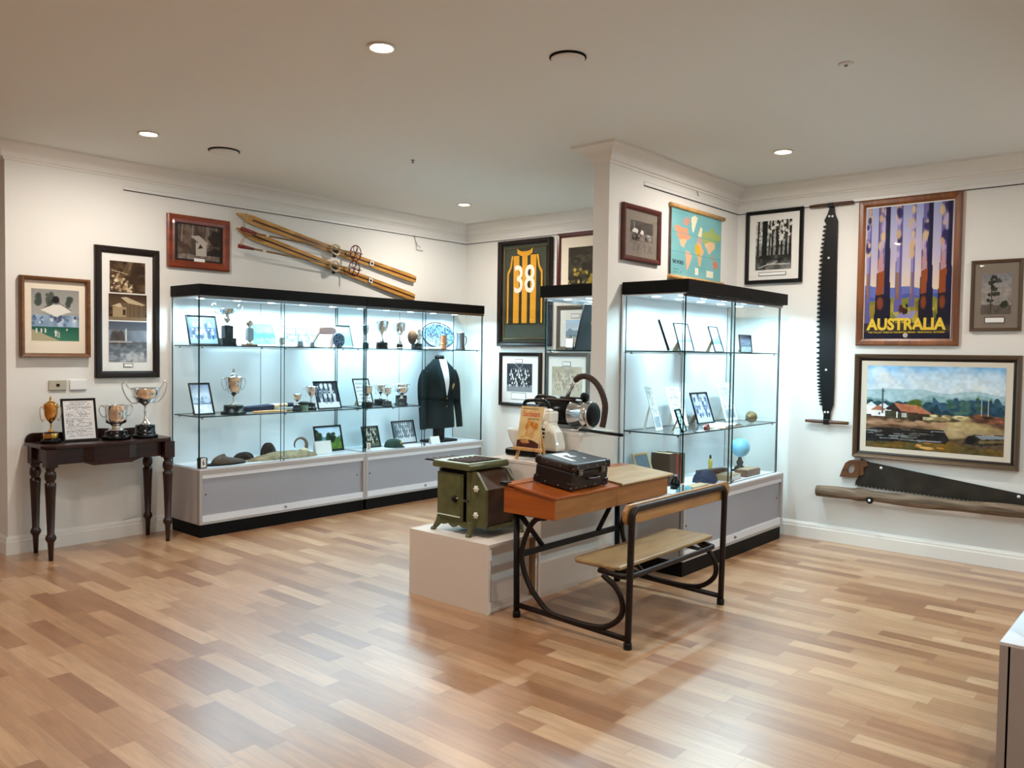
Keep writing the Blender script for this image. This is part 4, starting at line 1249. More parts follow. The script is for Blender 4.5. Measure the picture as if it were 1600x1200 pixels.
# ------------------------------------------------------------------ glass display cases
def display_case(label, loc, rotz, L, D, number=None, inset=.004, split=.46, mid=None, lamps=5, ov=0., dark_lock=None):
    t = thing('display_case', label, 'display case', loc, rotz, 'glass display cases')
    G().box(.012, L - .012, .012, D, 0, .10).build('kick_plinth', M['black'], t)
    g = G().box(0, L, .024, D, .10, .512)
    g.box(0, .022, 0, .03, .10, .512).box(L - .022, L, 0, .03, .10, .512).box(.022, L - .022, 0, .03, .478, .512).box(.022, L - .022, 0, .03, .10, .118)
    g.build('cabinet', M['cab'], t)
    G().box(.022, L - .022, .004, .0235, .449, .4775).build('top_track', M['white'], t)
    G().box(.022, L - .022, .004, .0235, .1185, .167).build('bottom_track', M['white'], t)
    for k, (a, b) in enumerate([(.0225, L * .55), (L * .5, L - .0425)]):
        d = G().box(a, b, .012 + .006 * k, .0165 + .006 * k, .1675, .4485).build('door', M['door'], t)
        x = .055 if k == 0 else L - .08
        G().lathe([(.0001, .004), (.006, .004), (.008, .0)], 12, (x, .0115 + .006 * k, .327), axis='y').build('lock', M['bronzecap'], d)
    G().lathe([(.0001, .012), (.008, .012), (.010, 0)], 12, (L * .475, .003, .143), axis='y').build('lock', M['steel'], t)
    G().box(0, L, 0, D, .512, .522).build('deck', M['white'], t)
    G().box(0, L, D - .012, D, .522, 1.8295).build('back_panel', M['back'], t)
    G().box(L * .5 - .002, L * .5 + .002, D - .0145, D - .0121, .523, 1.82).build('panel_joint', M['steel'], t)
    y = inset
    for k, (a, b) in enumerate([(inset, L * split + .012), (L * split - .012, L - inset)]):
        G().pane(a, b, y + .013 * k, y + .013 * k + .011, .523, 1.828).build('front_pane', [M['glass'], M['edge']], t)
    G().lathe([(.0001, .016), (.010, .016), (.012, 0)], 12, (L * split, y - .001, .545), axis='y').build('pane_lock', M['steel'], t)
    for x in (inset, L - inset - .010):
        G().pane(x, x + .010, y + .025, D - .013, .523, 1.828).build('side_pane', [M['glass'], M['edge']], t)
    for z, x1 in ((1.455, L - .02), (.915, mid or L - .02)):
        G().pane(.02, x1, y + .035, D - .02, z - .008, z).build('shelf', [M['glass'], M['edge']], t)
        for x in (.05, x1 * .5, x1 - .03):
            for yy in (y + .05, D - .05):
                G().lathe([(.0001, 0), (.008, 0), (.008, -.012), (.0001, -.014)], 10, (x, yy, z - .0085)).build('shelf_clip', M['steel'], t)
    G().box(-ov, L + ov, -ov, D, 1.83, 1.913).build('canopy', M['black'], t)
    G().box(inset, L - inset, inset, inset + .02, 1.806, 1.8285).build('top_channel', M['steel'], t)
    G().box(.01, L - .01, .03, D - .014, 1.822, 1.8295).build('canopy_liner', M['white'], t)
    for k in range(lamps):
        for yy in (.13, D - .17):
            x = L * (k + .5) / lamps
            G().lathe([(.0001, 1.818), (.026, 1.818), (.030, 1.8215)], 20, (x, yy, 0)).build('case_lamp', M['lampcool'], t)
    for k in range(3):
        li = bpy.data.lights.new('case_light', 'AREA')
        li.shape = 'RECTANGLE'; li.size = .36; li.size_y = .05; li.energy = CASE_W; li.spread = math.radians(165); li.color = (.58, .87, 1)
        o = bpy.data.objects.new('case_light', li); C.objects.link(o)
        p = Matrix.Rotation(rotz, 4, 'Z') @ Vector((L * (k + .5) / 3, .165, 0))
        o.location = (loc[0] + p.x, loc[1] + p.y, 1.814)
        o.rotation_euler = (0, 0, rotz)
    if number:
        c = G().box(.012, .052, y - .002, y - .0005, .535, .605).build('number_card', M['rail'], t)
        lettering('number', number, M['ink'], c, .017, (.032, y - .0024, .572), .042, .0004, .02)
    return t


display_case('long glass display case numbered 6 against the left wall, beside the console table', (-5.729, 3.051, 0), R90, 1.573, .452, '6')
display_case('glass display case numbered 5 holding the dark blazer, in the far left corner', (-5.729, 4.628, 0), R90, 1.536, .452, '5', mid=.72)
display_case('glass display case numbered 1 in front of the partition, behind the bench', (-2.538, 4.625, 0), R90, 1.575, .498, '1', inset=.03)
display_case('narrow view of a glass display case behind the partition, below the landscape painting', (-3.70, 6.12, 0), -R90, 1.55, .50, None, inset=.02)
display_case('glass display case cut off at the lower right edge of the view', (-.492, 4.52, 0), -R90, 1.55, .55, None, inset=.065, ov=-.064)


# ------------------------------------------------------------------ what stands in case 6 and case 5
S1, S2, S0 = 1.4552, .9152, .5222


def stand(name, label, x, y, z, w, h, pic, border=.012, fm='fblack', tilt=.3, yaw=0., mount=None, strut='khaki', cat='framed photograph', group=None, rot=R90):
    return framed(name, label, cat, (x, y, z + .001), rot + yaw, w, h, border, M[fm], .012, mount, [(pic, border - .001, border - .001, w - border + .001, h - border + .001)],
                  group=group, glass=False, tilt=tilt, strut=M[strut] if strut else None, back=M['iron2'], deep=.3)


FP = 'framed photographs in the left cases'
stand('framed_photograph', 'dark framed group photograph at the left end of the top shelf of case 6', -5.93, 3.20, S1, .25, .24, p_team(41, '#a4b4c4', '#5e7088', 2, 6, ground='#8898a4', dark='#34445a', hgt=.42), group=FP)
t = thing('trophy_cup', 'tall black-pillared trophy with a wide bowl on the top shelf of case 6', 'trophy', (-5.93, 3.39, S1), R90)
G().box(-.055, .055, -.055, .055, 0, .012).box(-.05, .05, -.05, .05, .012, .06).build('base', M['gloss_black'], t, .002)
G().box(-.033, .033, -.033, .033, .06, .158).build('pillar', M['gloss_black'], t, .002)
G().lathe([(.0001, .158), (.03, .158), (.012, .17), (.008, .185), (.015, .19), (.024, .2), (.027, .213), (.024, .226), (.012, .236), (.008, .245)], 24).build('ball_stem', M['silver'], t)
G().lathe([(.0001, .244), (.03, .246), (.055, .262), (.066, .29), (.070, .292), (.062, .285), (.0001, .26)], 28).build('bowl', M['silver'], t)
for s in (-1, 1):
    G().tube(spline([(s * .03, 0, .25), (s * .09, 0, .255), (s * .125, 0, .285), (s * .13, 0, .315), (s * .105, 0, .33), (s * .095, 0, .315)], 5), .003, 6).build('handle', M['silver'], t)
t = thing('trophy', 'small silver ball trophy on a grey pillar beside the pale turquoise landscape', 'trophy', (-5.86, 3.545, S1), R90)
G().box(-.05, .05, -.04, .04, 0, .014).build('base', M['sawh'], t, .002)
G().lathe([(.0001, .014), (.03, .014), (.02, .03), (.012, .045)], 20).build('foot', M['silver'], t)
G().box(-.025, .025, -.02, .02, .045, .145).build('pillar', M['steel'], t, .003)
G().lathe([(.0001, .145), (.01, .147), (.014, .158), (.026, .17), (.03, .185), (.026, .2), (.012, .213), (.0001, .216)], 24).build('ball', M['silver'], t)
stand('framed_photograph', 'pale turquoise landscape picture standing on the top shelf of case 6', -5.96, 3.735, S1, .265, .20, p_landscape(42, ('#6aa2aa', '#579aa4'), '#3f6a84', '#709480', '#4f8a90'), fm='rail', group=FP)
cup('small silver mug at the right of the pale landscape on the top shelf', (-5.86, 3.845, S1), .075, .026, 'tankard', [], 'silver2', None, name='silver_mug')
for y, w, h, lab in ((4.0, .07, .05, 'small dark souvenir stand below the white team panorama'), (4.12, .06, .045, 'small framed badge on the top shelf below the white team panorama')):
    t = thing('souvenir_stand', lab, 'souvenir', (-5.83, y, S1), R90, 'small souvenirs on the top shelf')
    G().box(-w / 2, w / 2, -.02, .02, 0, .008).build('base', M['sawh'], t)
    g = G().prism([(-w / 2 + .006, .008), (w / 2 - .006, .008), (w / 2 - .012, h), (-w / 2 + .012, h)], -.006, .006).build('plaque', M['steel'], t, .002)
stand('framed_photograph', 'wide white panoramic team photograph on the top shelf of case 6', -5.99, 4.13, S1, .38, .20, p_team(43, '#c8ccce', '#7a868c', 2, 11, w=80, h=42, ground='#8a9498', dark='#5b6870', hgt=.42, head='#6d4a38'), fm='rail', group=FP)
t = thing('wooden_mallet', 'pale pink wooden block with a thin handle leaning behind the round plate', 'mallet', (-5.90, 4.30, S1), R90)
G().prism([(-.09, .115), (.06, .115), (.11, .135), (.10, .175), (.05, .19), (-.08, .178)], -.03, .03).build('head', M['pink'], t, .01)
G().tube([(-.16, -.02, .006), (-.06, -.0, .12)], .007, 8).build('handle', M['sawh'], t)
G().prism([(.10, .12), (.05, .0), (.07, .0), (.11, .135)], -.02, .02).build('prop', M['pink'], t)
t = thing('round_plate', 'small round blue and grey patterned plate standing on the top shelf of case 6', 'plate', (-5.80, 4.37, S1), R90)
G().lathe([(.0001, -.004), (.03, -.004), (.062, .006), (.064, .008), (.062, .010), (.03, .001), (.0001, .001)], 32, (0, 0, .066), axis='y').build('dish', M['tray'], t)
G().box(-.03, .03, -.012, .03, 0, .006).build('stand_foot', M['sawh'], t)
stand('framed_photograph', 'pale framed certificate leaning at the right end of the top shelf of case 6', -5.87, 4.505, S1, .17, .21, p_doc(44, 40, 44, '#94b4b8', 10), fm='steel', group=FP)
cup('slim silver cup before the pale certificate at the join of cases 5 and 6', (-5.84, 4.705, S1), .16, .03, 'goblet', [(.028, .05)], 'silver2', 'loop')
CT = 'silver trophies on the top shelf of case 5'
cup('broad silver two-handled cup, first on the top shelf of case 5', (-5.9, 4.945, S1), .2, .062, 'bowl', [(.055, .06)], 'silver2', 'loop', group=CT)
cup('slender silver two-handled cup, second on the top shelf of case 5', (-5.92, 5.18, S1), .21, .055, 'goblet', [(.03, .045)], 'silver2', 'scroll', group=CT)
t = thing('shield_trophy', 'oval dark shield trophy with a silver figure on the top shelf of case 5', 'trophy', (-5.92, 5.40, S1), R90, CT)
G().box(-.045, .045, -.03, .03, 0, .055).build('base', M['gloss_black'], t, .003)
G().lathe([(.0001, -.006), (.055, -.006), (.06, 0), (.055, .006), (.0001, .006)], 28, (-.05, .01, .12), axis='y', sy=1.25).build('shield', M['sawh'], t)
G().lathe([(.0001, .055), (.03, .055), (.012, .075), (.02, .1), (.03, .125), (.022, .15), (.014, .165), (.02, .18), (.018, .2), (.0001, .21)], 20, (.02, -.01, 0)).build('figure', M['silver'], t)
t = thing('lace_doily', 'white cloth doily lying flat between the first two cups of case 5', 'cloth', (-5.83, 5.075, S1), R90)
G().surf(20, 5, lambda u, v: (v * .09 * math.cos(2 * PI * u) + 1e-5, v * .05 * math.sin(2 * PI * u), .009 + .006 * v * (math.sin(14 * PI * u))), close_u=True).build('cloth', M['mountw'], t)
t = thing('patterned_tray', 'large round blue patterned tray leaning on the top shelf above the blazer', 'tray', (-5.99, 5.78, S1 + .002), R90)
G().lathe([(.0001, 0), (.19, 0), (.215, .008), (.225, .02), (.222, .024), (.19, .012), (.0001, .006)], 40, (0, 0, 0), axis='y', sx=1., sy=.60).xf(Matrix.Translation((0, .04, .137)) @ Matrix.Rotation(-.25, 4, 'X')).build('dish', M['tray'], t)
G().tube([(.222 * math.cos(a), 0, .133 * math.sin(a)) for a in [2 * PI * k / 40 for k in range(40)]], .006, 8, True).xf(Matrix.Translation((0, .022, .143)) @ Matrix.Rotation(-.25, 4, 'X')).build('rim', M['iron2'], t)
t = thing('beaker', 'copper coloured beaker on the top shelf in front of the patterned tray', 'beaker', (-5.83, 5.675, S1), R90)
G().lathe([(.0001, 0), (.036, 0), (.034, .02), (.037, .14), (.04, .142), (.034, .14), (.031, .02), (.0001, .012)], 24).build('body', M['copper'], t)
G().lathe([(.038, .05), (.0385, .05), (.0385, .06), (.038, .06)], 24).build('band', M['brass'], t)
t = thing('lidded_tankard', 'grey lidded tankard at the right end of the top shelf of case 5', 'tankard', (-5.83, 5.92, S1), R90)
G().lathe([(.0001, 0), (.05, 0), (.048, .015), (.042, .03), (.038, .15), (.04, .16), (.0001, .16)], 26).build('body', M['steel'], t)
G().lathe([(.042, .16), (.04, .172), (.02, .185), (.006, .19), (.01, .2), (.0001, .206)], 24).build('lid', M['steel'], t)
G().tube(spline([(.04, 0, .14), (.075, 0, .135), (.085, 0, .09), (.06, 0, .045), (.042, 0, .04)], 5), .006, 8).build('handle', M['steel'], t)
t = thing('folded_cloth', 'small folded white cloth in front of the beaker', 'cloth', (-5.83, 5.53, S1), R90)
G().box(-.09, .09, -.035, .035, 0, .022).build('cloth', M['mountw'], t, .008)

# middle shelf
stand('framed_photograph', 'leaning framed photograph at the left corner of the middle shelf of case 6', -5.90, 3.18, S2, .175, .26, p_landscape(45, ('#dfe8f2', '#8fa6c4'), '#b8c8d8', '#e4ecf2', '#7c90ac', 44, 64), tilt=.36, group=FP)
cup('big silver lidded cup on a two-step black base, middle shelf of case 6', (-5.86, 3.405, S2), .215, .068, 'urn', [(.098, .022), (.076, .05)], 'silver', 'ear', True)
t = thing('cricket_bat', 'wooden bat with dark blue wrapped blade on the middle shelf of case 6', 'bat', (-5.90, 3.73, S2), R90)
g = G().ribbon([(-.23, 0, .008), (-.1, 0, .012), (.03, 0, .018), (.04, 0, .02)], (0, 1, 0), (0, 0, 1), [.05, .1, .11, .1], .045).build('wrapped_blade', M['navy'], t, .012)
G().ribbon([(.038, 0, .02), (.075, 0, .022), (.11, 0, .03)], (0, 1, 0), (0, 0, 1), [.1, .09, .04], .04).build('bare_blade', M['leather'], t, .01)
G().tube([(.10, 0, .05), (.21, 0, .052)], .016, 10).build('handle', M['leather'], t)
G().tube([(.19, 0, .0519), (.245, 0, .053)], .0185, 10).build('handle_grip', M['navy'], t)
t = thing('wooden_stick', 'thin tan stick lying in front of the blue wrapped bat', 'stick', (-5.80, 3.70, S2), R90)
G().tube([(-.16, 0, .012), (.0, 0, .012), (.15, 0, .012)], [.009, .011, .008], 10).build('shaft', M['easel'], t)
G().tube([(.15, 0, .012), (.2, 0, .012)], .0095, 10).build('tip', M['bamboo'], t)
cup('small silver cup on a black base left of the green pot, middle shelf', (-5.82, 3.965, S2), .095, .036, 'bowl', [(.04, .02), (.033, .03)], 'silver', None)
t = thing('lidded_pot', 'small green pot with a dark lid between two small silver cups', 'pot', (-5.835, 4.045, S2), R90)
G().lathe([(.0001, 0), (.03, 0), (.036, .03), (.038, .055), (.0001, .055)], 22).build('pot', M['greenpot'], t)
G().lathe([(.0001, .055), (.048, .055), (.049, .068), (.03, .078), (.0001, .08)], 22).build('lid', M['iron2'], t)
cup('silver goblet on a black base right of the green pot, middle shelf', (-5.87, 4.14, S2), .145, .042, 'bowl', [(.046, .02), (.036, .04)], 'silver', 'scroll')
stand('framed_photograph', 'black framed photograph of a team in white on the middle shelf of case 6', -5.86, 4.33, S2, .25, .255, p_team(46, '#e6ecf2', '#3a4658', 2, 4, w=50, h=50, ground='#e4eaf0', dark='#8a94a2', hgt=.55), tilt=.34, group=FP)
stand('framed_photograph', 'black framed white card leaning at the left of the middle shelf of case 5', -5.95, 4.80, S2, .19, .27, p_doc(47, 40, 56, '#e8eef0', 6), tilt=.34, group=FP)
CM = 'silver cups on the middle shelf of case 5'
cup('silver goblet on a black base in front of the leaning white card', (-5.82, 4.71, S2), .15, .047, 'goblet', [(.05, .05)], 'silver', None, group=CM)
cup('rear silver cup of the pair right of the leaning white card', (-5.98, 5.0, S2), .14, .05, 'bowl', [(.06, .06)], 'silver', 'scroll', group=CM)
cup('front silver cup of the pair right of the leaning white card', (-5.82, 4.945, S2), .13, .038, 'goblet', [(.05, .015), (.042, .035)], 'silver', 'ear', group=CM)
cup('wide silver bowl trophy, the front one of the pair nearest the blazer', (-5.83, 5.135, S2), .11, .06, 'bowl', [(.05, .015), (.043, .05)], 'silver', None, group=CM)
cup('wide silver bowl trophy, the rear one of the pair nearest the blazer', (-5.97, 5.25, S2), .11, .062, 'bowl', [(.065, .015), (.055, .075)], 'silver', 'scroll', group=CM)


# bottom deck
def heap(name, label, x, y, lx, ly, h, m, cat, seed, rotz=R90, part='hide'):
    t = thing(name, label, cat, (x, y, S0), rotz)
    r = random.Random(seed)
    ph = [r.random() * 6 for _ in range(6)]

    def fn(u, v):
        a = 2 * PI * u
        rr = math.sin(PI / 2 * (1 - v)) if v > 0 else 1
        w = 1 + .13 * math.sin(3 * a + ph[0]) + .08 * math.sin(5 * a + ph[1])
        z = h * math.sin(PI / 2 * v) * (1 + .22 * math.sin(4 * a + ph[2]) * (1 - v))
        return (lx * rr * w * math.cos(a), ly * rr * (1 + .1 * math.sin(4 * a + ph[3])) * math.sin(a), max(0, z) + .0005)
    G().surf(36, 10, fn, close_u=True).build(part, M[m], t)
    return t


t = thing('leather_shoe', 'old dark leather boot at the left corner of the deck of case 6', 'shoe', (-5.86, 3.335, S0), R90)
G().surf(28, 9, lambda u, v: ((.15 + .03 * math.cos(2 * PI * u)) * math.cos(2 * PI * u) * math.cos(v * 1.5), .06 * math.sin(2 * PI * u) * math.cos(v * 1.4), .001 + .065 * math.sin(v * 1.57) + .02 * v * math.cos(2 * PI * u) * -1), close_u=True).build('upper', M['bookd'], t)
G().prism([(.17 * math.cos(a), .065 * math.sin(a)) for a in [2 * PI * k / 24 for k in range(24)]], 0, .012, 'xy').build('sole', M['iron2'], t)
t = thing('round_box', 'dark round wooden box against the left glass corner on the deck of case 6', 'box', (-5.80, 3.11, S0), R90)
G().lathe([(.0001, 0), (.035, 0), (.038, .03), (.036, .07), (.0001, .075)], 20).build('body', M['bookd'], t)
G().lathe([(.039, .058), (.039, .068), (.034, .078), (.0001, .082)], 20).build('lid', M['iron2'], t)
heap('animal_pelt', 'pale fur pelt stretched along the deck at the front of case 6', -5.88, 3.88, .30, .085, .06, 'fur', 'pelt', 5)
heap('animal_pelt', 'small brown furry bundle behind the pale pelt, left one', -6.03, 3.60, .085, .05, .06, 'brownfur', 'pelt', 6)
heap('animal_pelt', 'large brown furry bundle behind the pale pelt, middle one', -6.04, 3.83, .07, .05, .12, 'brownfur', 'pelt', 7)
t = thing('curled_horn', 'curled grey animal horn standing on the deck beside a white card', 'horn', (-5.99, 4.13, S0 + .008), R90)
pts = [(.065 * (1 - .25 * i / 20) * math.cos(-1.9 + 5.6 * i / 20), .002 * i, .078 + .065 * (1 - .25 * i / 20) * math.sin(-1.9 + 5.6 * i / 20)) for i in range(21)]
G().tube(pts, [.020 - .015 * i / 20 for i in range(21)], 10).build('horn', M['horn'], t)
G().lathe([(.0001, 0), (.045, 0), (.04, .03), (.02, .045), (.0001, .05)], 16, (.03, .01, 0)).build('bone_core', M['leather'], t)
t = thing('caption_card', 'blank white card folded upright beside the curled horn', 'card', (-5.875, 4.285, S0 + .0015), R90)
G().box(-.085, .085, -.001, .001, 0, .115).xf(Matrix.Rotation(-.25, 4, 'X')).build('front_leaf', M['paper'], t)
G().box(-.085, .085, -.001, .001, 0, .115).xf(Matrix.Translation((0, .058, 0)) @ Matrix.Rotation(.25, 4, 'X')).build('rear_leaf', M['paper'], t)
stand('framed_photograph', 'dark framed colour landscape with green trees on the deck of case 6', -6.00, 4.44, S0, .30, .235, p_landscape(48), .016, 'fblack', .25, group=FP)
stand('framed_photograph', 'black framed team photograph at the left of the deck of case 5', -5.97, 4.90, S0, .20, .205, p_team(49, '#d8d8cc', '#4a5242', 3, 6, w=44, h=44, ground='#6c7462', dark='#2c3026', hgt=.36), .008, 'fblack', .28, group=FP)
stand('framed_photograph', 'larger black framed team photograph beside the blazer on the deck of case 5', -6.02, 5.36, S0, .29, .23, p_team(50, '#e2e6ea', '#6c7884', 3, 8, w=56, h=44, ground='#dfe4e8', dark='#98a2ac', hgt=.34, y0=.2), .010, 'fblack', .28, group=FP)
t = thing('felt_cap', 'dark green cap with a gold badge between the two team photographs', 'cap', (-5.89, 5.09, S0), R90)
G().surf(28, 8, lambda u, v: (.095 * math.cos(2 * PI * u) * math.cos(v * 1.57) ** .6 + 1e-4, .08 * math.sin(2 * PI * u) * math.cos(v * 1.57) ** .6, .001 + .075 * math.sin(v * 1.57)), close_u=True).build('crown', M['greencap'], t)
G().prism([(-.07, -.06), (-.05, -.105), (0, -.12), (.05, -.105), (.07, -.06), (0, -.075)], .002, .008, 'xy').build('peak', M['greencap'], t)
G().ball((.03, -.072, .04), .014, 10, 1, .5, 1).build('badge', M['brass'], t)
for y, x, lab in ((5.56, -5.80, 'small white caption card left of the blazer stand'), (5.50, -6.09, 'small white caption card behind the blazer stand')):
    t = thing('caption_card', lab, 'card', (x, y, S0 + .0015), R90)
    G().box(-.06, .06, -.001, .001, 0, .075).xf(Matrix.Rotation(-.3, 4, 'X')).build('front_leaf', M['paper'], t)
    G().box(-.06, .06, -.001, .001, 0, .075).xf(Matrix.Translation((0, .046, 0)) @ Matrix.Rotation(.3, 4, 'X')).build('rear_leaf', M['paper'], t)

# blazer on a dress form
t = thing('blazer_on_stand', 'dark blazer with a gold pocket badge on a dress stand in case 5', 'blazer', (-5.955, 5.745, S0), R90)
o = -S0
SEC = [(.665, .20, .105), (.75, .196, .105), (.88, .182, .105), (1.0, .184, .11), (1.1, .20, .115), (1.19, .212, .108), (1.245, .205, .09), (1.285, .17, .075), (1.325, .11, .065), (1.36, .07, .058)]


def sec(z):
    for (a, b) in zip(SEC, SEC[1:]):
        if z <= b[0]:
            k = max(0, (z - a[0]) / (b[0] - a[0]))
            return a[1] + (b[1] - a[1]) * k, a[2] + (b[2] - a[2]) * k
    return SEC[-1][1], SEC[-1][2]


def front(x, z, off):
    rx, ry = sec(z)
    q = max(0, 1 - (min(abs(x), rx * .98) / rx) ** 2)
    return (x, -ry * math.sqrt(q) - off, z + o)


g = G()
nz = 24
g.surf(40, nz, lambda u, v: (lambda z: (sec(z)[0] * math.cos(2 * PI * u), sec(z)[1] * math.sin(2 * PI * u), z + o))(SEC[0][0] + (SEC[-1][0] - SEC[0][0]) * v), close_u=True)
g.build('jacket', M['suit'], t)


def patch(zs, xl, xr, off, nm, m, nx=5):
    g = G()
    g.surf(nx, len(zs), lambda u, v: (lambda k: front(xl[k] + (xr[k] - xl[k]) * u, zs[k], off))(int(round(v * (len(zs) - 1)))))
    return g.build(nm, M[m], t)


zs = [.99, 1.03, 1.1, 1.17, 1.24, 1.29, 1.33, 1.36]
patch(zs, [-.004, -.014, -.032, -.045, -.052, -.056, -.054, -.05], [.004, .014, .028, .036, .042, .046, .05, .05], .003, 'shirt_front', 'shirt', 7)
patch(zs, [-.010, -.05, -.082, -.098, -.105, -.085, -.075, -.064], [-.004, -.014, -.030, -.043, -.050, -.054, -.053, -.050], .007, 'lapel', 'suit2')
patch(zs, [.004, .014, .027, .035, .041, .046, .05, .05], [.010, .05, .082, .098, .105, .085, .075, .064], .007, 'lapel', 'suit2')
for s in (-1, 1):
    G().tube(spline([(s * .18, .0, 1.235 + o), (s * .222, .0, 1.13 + o), (s * .242, -.01, .95 + o), (s * .252, -.03, .80 + o), (s * .256, -.045, .66 + o)], 4),
             [.046 + .010 * math.sin(PI * min(1, i / 9)) - .0008 * i for i in range(17)], 12).build('sleeve', M['suit'], t)
patch([1.055, 1.08, 1.1, 1.115], [.085, .075, .078, .10], [.095, .115, .125, .12], .006, 'pocket_badge', 'brass', 4)
patch([1.035, 1.05], [.07, .07], [.125, .125], .004, 'breast_pocket', 'suit2', 4)
patch([.80, .815], [-.15, -.15], [-.06, -.06], .004, 'side_pocket', 'suit2', 4)
patch([.80, .815], [.06, .06], [.15, .15], .004, 'side_pocket', 'suit2', 4)
for z in (.965, .885):
    p = front(.003, z, .004)
    G().lathe([(.0001, .004), (.007, .003), (.008, 0)], 12, p, axis='y').build('button', M['brass'], t)
G().lathe([(.052, 1.355 + o), (.050, 1.39 + o), (.03, 1.40 + o), (.0001, 1.403 + o)], 22, sy=.85).build('neck_cap', M['ink'], t)
G().tube([(0, 0, .02), (0, 0, .2)], .06, 16).build('stand_post', M['ink'], t)
G().prism([(-.17, -.10), (.17, -.10), (.19, .0), (.17, .1), (-.17, .1), (-.19, 0)], 0, .022, 'xy').build('stand_base', M['ink'], t, .004)

# ------------------------------------------------------------------ what stands in case 1
FR = 'framed pictures in the right case'
stand('framed_photograph', 'black edged picture seen edge-on at the left of the top shelf of case 1', -2.78, 4.80, S1, .19, .215, p_doc(61, 40, 44, '#e6eef0', 8), tilt=.33, yaw=.55, strut='mountw', group=FR)
stand('framed_photograph', 'pale photograph of blue foliage in the middle of the top shelf of case 1', -2.82, 5.13, S1, .2, .205, p_landscape(62, ('#b4c2c6', '#a8bec4'), '#9bacb8', '#98b2be', '#5c80a0', 40, 40), .005, 'iron2', .3, group=FR)
stand('framed_photograph', 'white print leaning behind the right corner upright on the top shelf of case 1', -2.9, 5.40, S1, .2, .13, p_landscape(63, ('#bec4c2', '#b2bec0'), '#b2bab2', '#a8b6b0', '#82988e', 40, 30), tilt=.3, fm='rail', group=FR)
stand('framed_photograph', 'tall pale framed page beside the pane join on the top shelf of case 1', -2.82, 5.62, S1, .14, .20, p_landscape(64, ('#a4b8c8', '#90acc4'), '#7090b0', '#90a8b8', '#50708c', 34, 44), .005, 'iron2', .33, group=FR)
stand('framed_photograph', 'small grey photograph at the right end of the top shelf of case 1', -2.71, 5.84, S1, .2, .135, p_landscape(65, ('#8690a4', '#7986a0'), '#8994a4', '#b0bcc0', '#5f7082', 40, 28), .004, 'iron2', .12, group=FR)
for (x, y, w, h, pic, lab, yaw) in [(-2.83, 4.80, .12, .31, p_doc(66, 34, 72, '#e6f2f4', 14, True, True), 'narrow white typed sheet at the left of the middle shelf of case 1', .15),
                                    (-2.88, 5.19, .2, .29, p_doc(67, 44, 60, '#eaf2f4', 16), 'white typed sheet behind the corner upright on the middle shelf of case 1', 0),
                                    (-2.88, 5.99, .21, .31, p_doc(68, 44, 60, '#e4f4f4', 12, True, True), 'white typed sheet at the right of the middle shelf, behind the bell', 0)]:
    t = thing('printed_sheet', lab, 'document', (x, y, S2 + .003), R90 + yaw, 'typed sheets in the right case')
    R = Matrix.Rotation(-.3, 4, 'X')
    G().box(-w / 2, w / 2, -.001, .002, 0, h).xf(R).build('board', M['mountw'], t)
    pic.mesh('print', w - .006, h - .006, -.0018, t, R, 0, .003)
    G().ribbon([(0, h * .2 + .01, h * .55), (0, h * .36, .002)], (1, 0, 0), (0, .4, .9), [.03, .05], .002).build('easel_strut', M['mountw'], t)
stand('framed_photograph', 'small thick-edged black frame with a pale page behind the corner of case 1', -2.66, 4.82, S2, .10, .16, p_doc(69, 30, 44, '#bfe6ec', 5), .009, tilt=.35, yaw=.2, group=FR)
stand('framed_photograph', 'black framed crowd photograph in the middle of the middle shelf of case 1', -2.88, 5.555, S2, .26, .245, p_team(70, '#d2dae6', '#8c98b0', 3, 6, w=48, h=48, ground='#c2ccda', dark='#4c5870', hgt=.4), .012, tilt=.32, group=FR)
t = thing('open_book', 'open book with white pages lying on the middle shelf of case 1', 'book', (-2.69, 5.45, S2), R90 + .1)
G().box(-.19, .19, -.085, .085, 0, .005).build('cover', M['bookt'], t)
for s in (-1, 1):
    G().surf(8, 2, lambda u, v: (s * (.002 + .18 * u), -.08 + .16 * v, .0055 + .016 * math.sin(PI * min(1, .15 + u * .85)) ** .7)).surf(8, 2, lambda u, v: (s * (.002 + .18 * u), -.08 + .16 * v, .0052)).build('page_block', M['paper'], t)
t = thing('hand_bell', 'brass hand bell lying on its side at the right end of the middle shelf', 'bell', (-2.68, 5.87, S2), R90 + .25)
G().lathe([(.0001, .0), (.012, .0), (.02, .015), (.028, .05), (.042, .075), (.045, .08), (.041, .078), (.024, .05), (.0001, .02)], 26, (.0, 0, .045), axis='x').build('bell', M['bellm'], t)
G().lathe([(.0001, -.12), (.008, -.12), (.011, -.09), (.008, -.03), (.01, 0.), (.0001, .001)], 14, (0, 0, .04), axis='x').build('handle', M['bookd'], t)
t = thing('toy_badge', 'small red enamel badge at the front edge of the middle shelf of case 1', 'badge', (-2.63, 5.09, S2), R90)
G().prism([(-.03, 0), (.03, 0), (.035, .02), (.015, .045), (-.01, .04), (-.035, .025)], -.008, .008).build('badge', M['redpaint'], t, .003)
G().box(-.012, .012, -.0095, -.008, .012, .028).build('badge_plate', M['chrome'], t)
for x, y, lab in ((-2.62, 4.98, 'small white caption card left of the red badge'), (-2.62, 5.2, 'small white caption card right of the red badge')):
    t = thing('caption_card', lab, 'card', (x, y, S2), R90)
    G().box(-.03, .03, -.018, .018, 0, .002).build('card', M['paper'], t)
